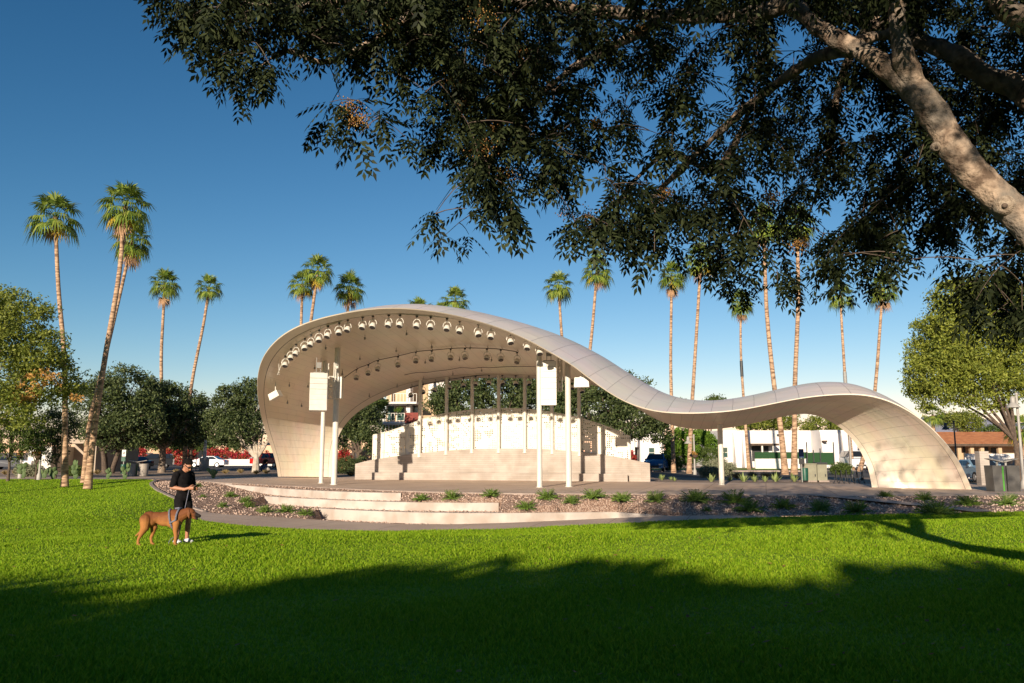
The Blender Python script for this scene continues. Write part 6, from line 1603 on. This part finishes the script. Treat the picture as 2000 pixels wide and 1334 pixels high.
# dog
def dog_mat():
    m = bpy.data.materials.new('dog_fur'); m.use_nodes = True; t = m.node_tree; b = t.nodes["Principled BSDF"]; L = t.links.new
    b.inputs["Roughness"].default_value = .75; b.inputs["Specular IOR Level"].default_value = .25
    tc = t.nodes.new("ShaderNodeTexCoord"); sp = t.nodes.new("ShaderNodeSeparateXYZ"); L(tc.outputs["Object"], sp.inputs[0])
    n = t.nodes.new("ShaderNodeTexNoise"); n.inputs["Scale"].default_value = 7; n.inputs["Detail"].default_value = 5; L(tc.outputs["Object"], n.inputs["Vector"])
    ad = t.nodes.new("ShaderNodeMath"); ad.operation = 'MULTIPLY_ADD'; L(n.outputs[0], ad.inputs[0]); ad.inputs[1].default_value = .25; L(sp.outputs[2], ad.inputs[2])
    r = t.nodes.new("ShaderNodeValToRGB"); e = r.color_ramp.elements
    e[0].position = .0; e[0].color = (.34, .15, .055, 1); e[1].position = 1; e[1].color = (.16, .055, .02, 1)
    for p_, c_ in ((.35, (.33, .135, .04)), (.56, (.35, .15, .045)), (.72, (.15, .05, .015))):
        q = r.color_ramp.elements.new(p_); q.color = (*c_, 1)
    L(ad.outputs[0], r.inputs[0])
    mr = t.nodes.new("ShaderNodeMapRange"); mr.inputs[1].default_value = .575; mr.inputs[2].default_value = .62; L(sp.outputs[0], mr.inputs[0])
    mx = t.nodes.new("ShaderNodeMix"); mx.data_type = 'RGBA'; L(mr.outputs[0], mx.inputs["Factor"]); L(r.outputs[0], mx.inputs[6]); mx.inputs[7].default_value = (.012, .009, .008, 1)
    L(mx.outputs[2], b.inputs["Base Color"])
    n2 = t.nodes.new("ShaderNodeTexNoise"); n2.inputs["Scale"].default_value = 60; L(tc.outputs["Object"], n2.inputs["Vector"])
    bp = t.nodes.new("ShaderNodeBump"); bp.inputs["Strength"].default_value = .4; bp.inputs["Distance"].default_value = .01; L(n2.outputs[0], bp.inputs["Height"]); L(bp.outputs[0], b.inputs["Normal"])
    return m
M['dog'] = dog_mat(); M['dog_ear'] = mk('dog_ear_fur', (.20, .075, .025), (.14, .05, .018), 20, .8); M['harness'] = mk('harness_web', (.10, .12, .18), (.18, .17, .2), 30, .7)
dc = P(320, 1053, 16.35); dz = lawnz(dc.x, 16.35) - .01
dog = empty('dog', (dc.x, 16.35, dz), 0, 'large tan brown dog with dark muzzle and blue grey harness standing beside the man', 'dog')
def L_(px, py, y=0): return ((px - 320) / 94.5, y, (1052 - py) / 94.5)
d = BB()
# trunk
d.ell(L_(337, 1003), (.19, .115, .185)); d.ell(L_(322, 1003), (.22, .105, .145)); d.ell(L_(305, 1000), (.20, .09, .105)); d.ell(L_(292, 1003), (.15, .115, .15)); d.ell(L_(335, 994), (.13, .09, .09)); d.ell(L_(287, 1001), (.10, .10, .12))
# neck and head
d.chain([L_(342, 998), L_(352, 996), L_(362, 991)], [.135, .115, .095]); d.ell(L_(367.5, 991), (.085, .078, .08), Matrix.Rotation(.2, 4, 'Y'))
d.chain([L_(371, 993.5), L_(378, 996), L_(384, 997.8)], [.062, .045, .034]); d.chain([L_(370, 998.5), L_(377, 1002), L_(381, 1004)], [.04, .026, .018]); d.ell(L_(385.5, 996.4), (.017, .018, .014))
# front legs
for y, dx in ((-.085, 0), (.085, -7)):
    d.chain([L_(345 + dx * .5, 1010, y), L_(344 + dx, 1024, y), L_(345.5 + dx, 1034, y), L_(344.5 + dx, 1047, y)], [.075, .048, .036, .028]); d.chain([L_(344.5 + dx, 1048.5, y), L_(348 + dx, 1050.2, y)], [.032, .026])
# hind legs
d.chain([L_(287, 1004, -.08), L_(287, 1018, -.09), L_(279.5, 1033, -.09), L_(276.3, 1040, -.09), L_(276, 1048, -.09)], [.115, .085, .038, .030, .026]); d.chain([L_(276.5, 1049, -.09), L_(280, 1050.3, -.09)], [.030, .025])
d.chain([L_(292, 1006, .08), L_(297, 1019, .08), L_(295, 1032, .08), L_(292.5, 1039, .08), L_(294.5, 1048, .08)], [.10, .07, .036, .029, .026]); d.chain([L_(295, 1049, .08), L_(298.5, 1050.3, .08)], [.030, .025])
d.chain([L_(281, 1002), L_(278.5, 1015), L_(276, 1026), L_(270, 1032), L_(266.5, 1034)], [.04, .028, .024, .02, .012])
d.build('body', M['dog'], dog, .010, 4)
for sy in (-1, 1):
    e_ = BB(); e_.chain([L_(365.5, 986.5, sy * .065), L_(367, 994, sy * .088), L_(368.5, 1001, sy * .09)], [.02, .026, .012]); e_.ell(L_(367, 994, sy * .088), (.034, .01, .055)); e_.build('ear', M['dog_ear'], dog, .008, 2)
    b = MB(); b.ell(L_(374, 991.3, sy * .052), .009, 8, 6); b.build('eye', M['lens'], dog, True)
hs = MB()
def ring(c, ry, rz, tilt, w_=.018):
    c = Vector(c); R = Matrix.Rotation(tilt, 4, 'Y'); pts = [c + (R @ Vector((0, math.cos(a) * ry, math.sin(a) * rz))) for a in np.linspace(0, 2 * PI, 25)]
    hs.tube(pts, w_, 6, False)
ring(L_(346, 998.5), .148, .165, .12); ring(L_(334, 1004), .132, .205, -.25); hs.tube([L_(349, 1014), L_(344, 1020), L_(338, 1023)], .018, 6); hs.tube([L_(346, 983), L_(338, 984)], .018, 6); hs.tube([L_(346, 1004, -.15), L_(334, 1010, -.135)], .016, 6)
hs.build('harness', M['harness'], dog, True)
b = MB(); b.tube([L_(371.5, 999, -.05), L_(372.5, 1003.5, -.03), L_(374, 1006, .0)], .008, 5)
lw = MB(); o3 = Vector(dog.location)
lp = [o3 + Vector(L_(345, 983)), o3 + Vector(L_(350, 992, .15)), o3 + Vector(L_(341, 1030, .1)), o3 + Vector(L_(333, 1040, .0)), o3 + Vector(L_(330, 1048, -.02)), o3 + Vector(L_(334, 1051, -.02)), o3 + Vector(L_(341, 1042, .12)), in_man((.24, -.08, 1.08))]
lw.tube([Vector(v) for v in cr_dense([np.array(v) for v in lp], 6)], .0075, 5)
tag(lw.build('leash', M['harness']), 'thin grey leash looping from the dog harness to the hand of the man', 'leash')

# person sitting far off beside the pruned tree
sp_ = P(520, 884, 80); sit = empty('person', (sp_.x, 80, 0), math.radians(-120), 'tiny far person in blue jeans sitting beside the white trunked tree', 'person')
M['jeans'] = mk('jeans', (.05, .09, .20), (.03, .06, .14), 10, .9)
q = BB(); q.ell((0, 0, .95), (.14, .2, .3)).ell((.03, 0, 1.38), (.09, .08, .12)).cap((0, 0, 1.2), (.02, 0, 1.3), .06, .055).chain([(0, -.2, 1.15), (.1, -.24, .9), (.32, -.12, .75)], [.055, .045, .035]).chain([(0, .2, 1.15), (.1, .24, .9), (.32, .12, .75)], [.055, .045, .035])
q.chain([(0, -.1, .62), (.42, -.12, .60), (.45, -.12, .1), (.58, -.12, .05)], [.1, .075, .05, .04]).chain([(0, .1, .62), (.42, .12, .60), (.40, .12, .1), (.52, .12, .05)], [.1, .075, .05, .04]); q.build('body', M['skin'], sit, .03, 2)
q = BB(); q.ell((0, 0, .95), (.16, .22, .3)).cap((0, -.2, 1.12), (.08, -.24, .95), .08, .07).cap((0, .2, 1.12), (.08, .24, .95), .08, .07); q.build('shirt', M['cloth'], sit, .03, 2)
q = BB(); q.ell((0, 0, .66), (.17, .2, .13)).chain([(0, -.1, .62), (.42, -.12, .60), (.45, -.12, .15)], [.12, .09, .065]).chain([(0, .1, .62), (.42, .12, .60), (.40, .12, .15)], [.12, .09, .065]); q.build('jeans', M['jeans'], sit, .03, 2)
q = BB(); q.ell((.01, 0, 1.43), (.10, .09, .09)); q.build('hair', M['hair'], sit, .02, 2)
b = MB(); b.ell((sp_.x, 80, .22), (.45, .35, .30), 9, 6); tag(b.build('boulder', M['wallcap'], None, False, True), 'low boulder the far seated person sits on', 'boulder')
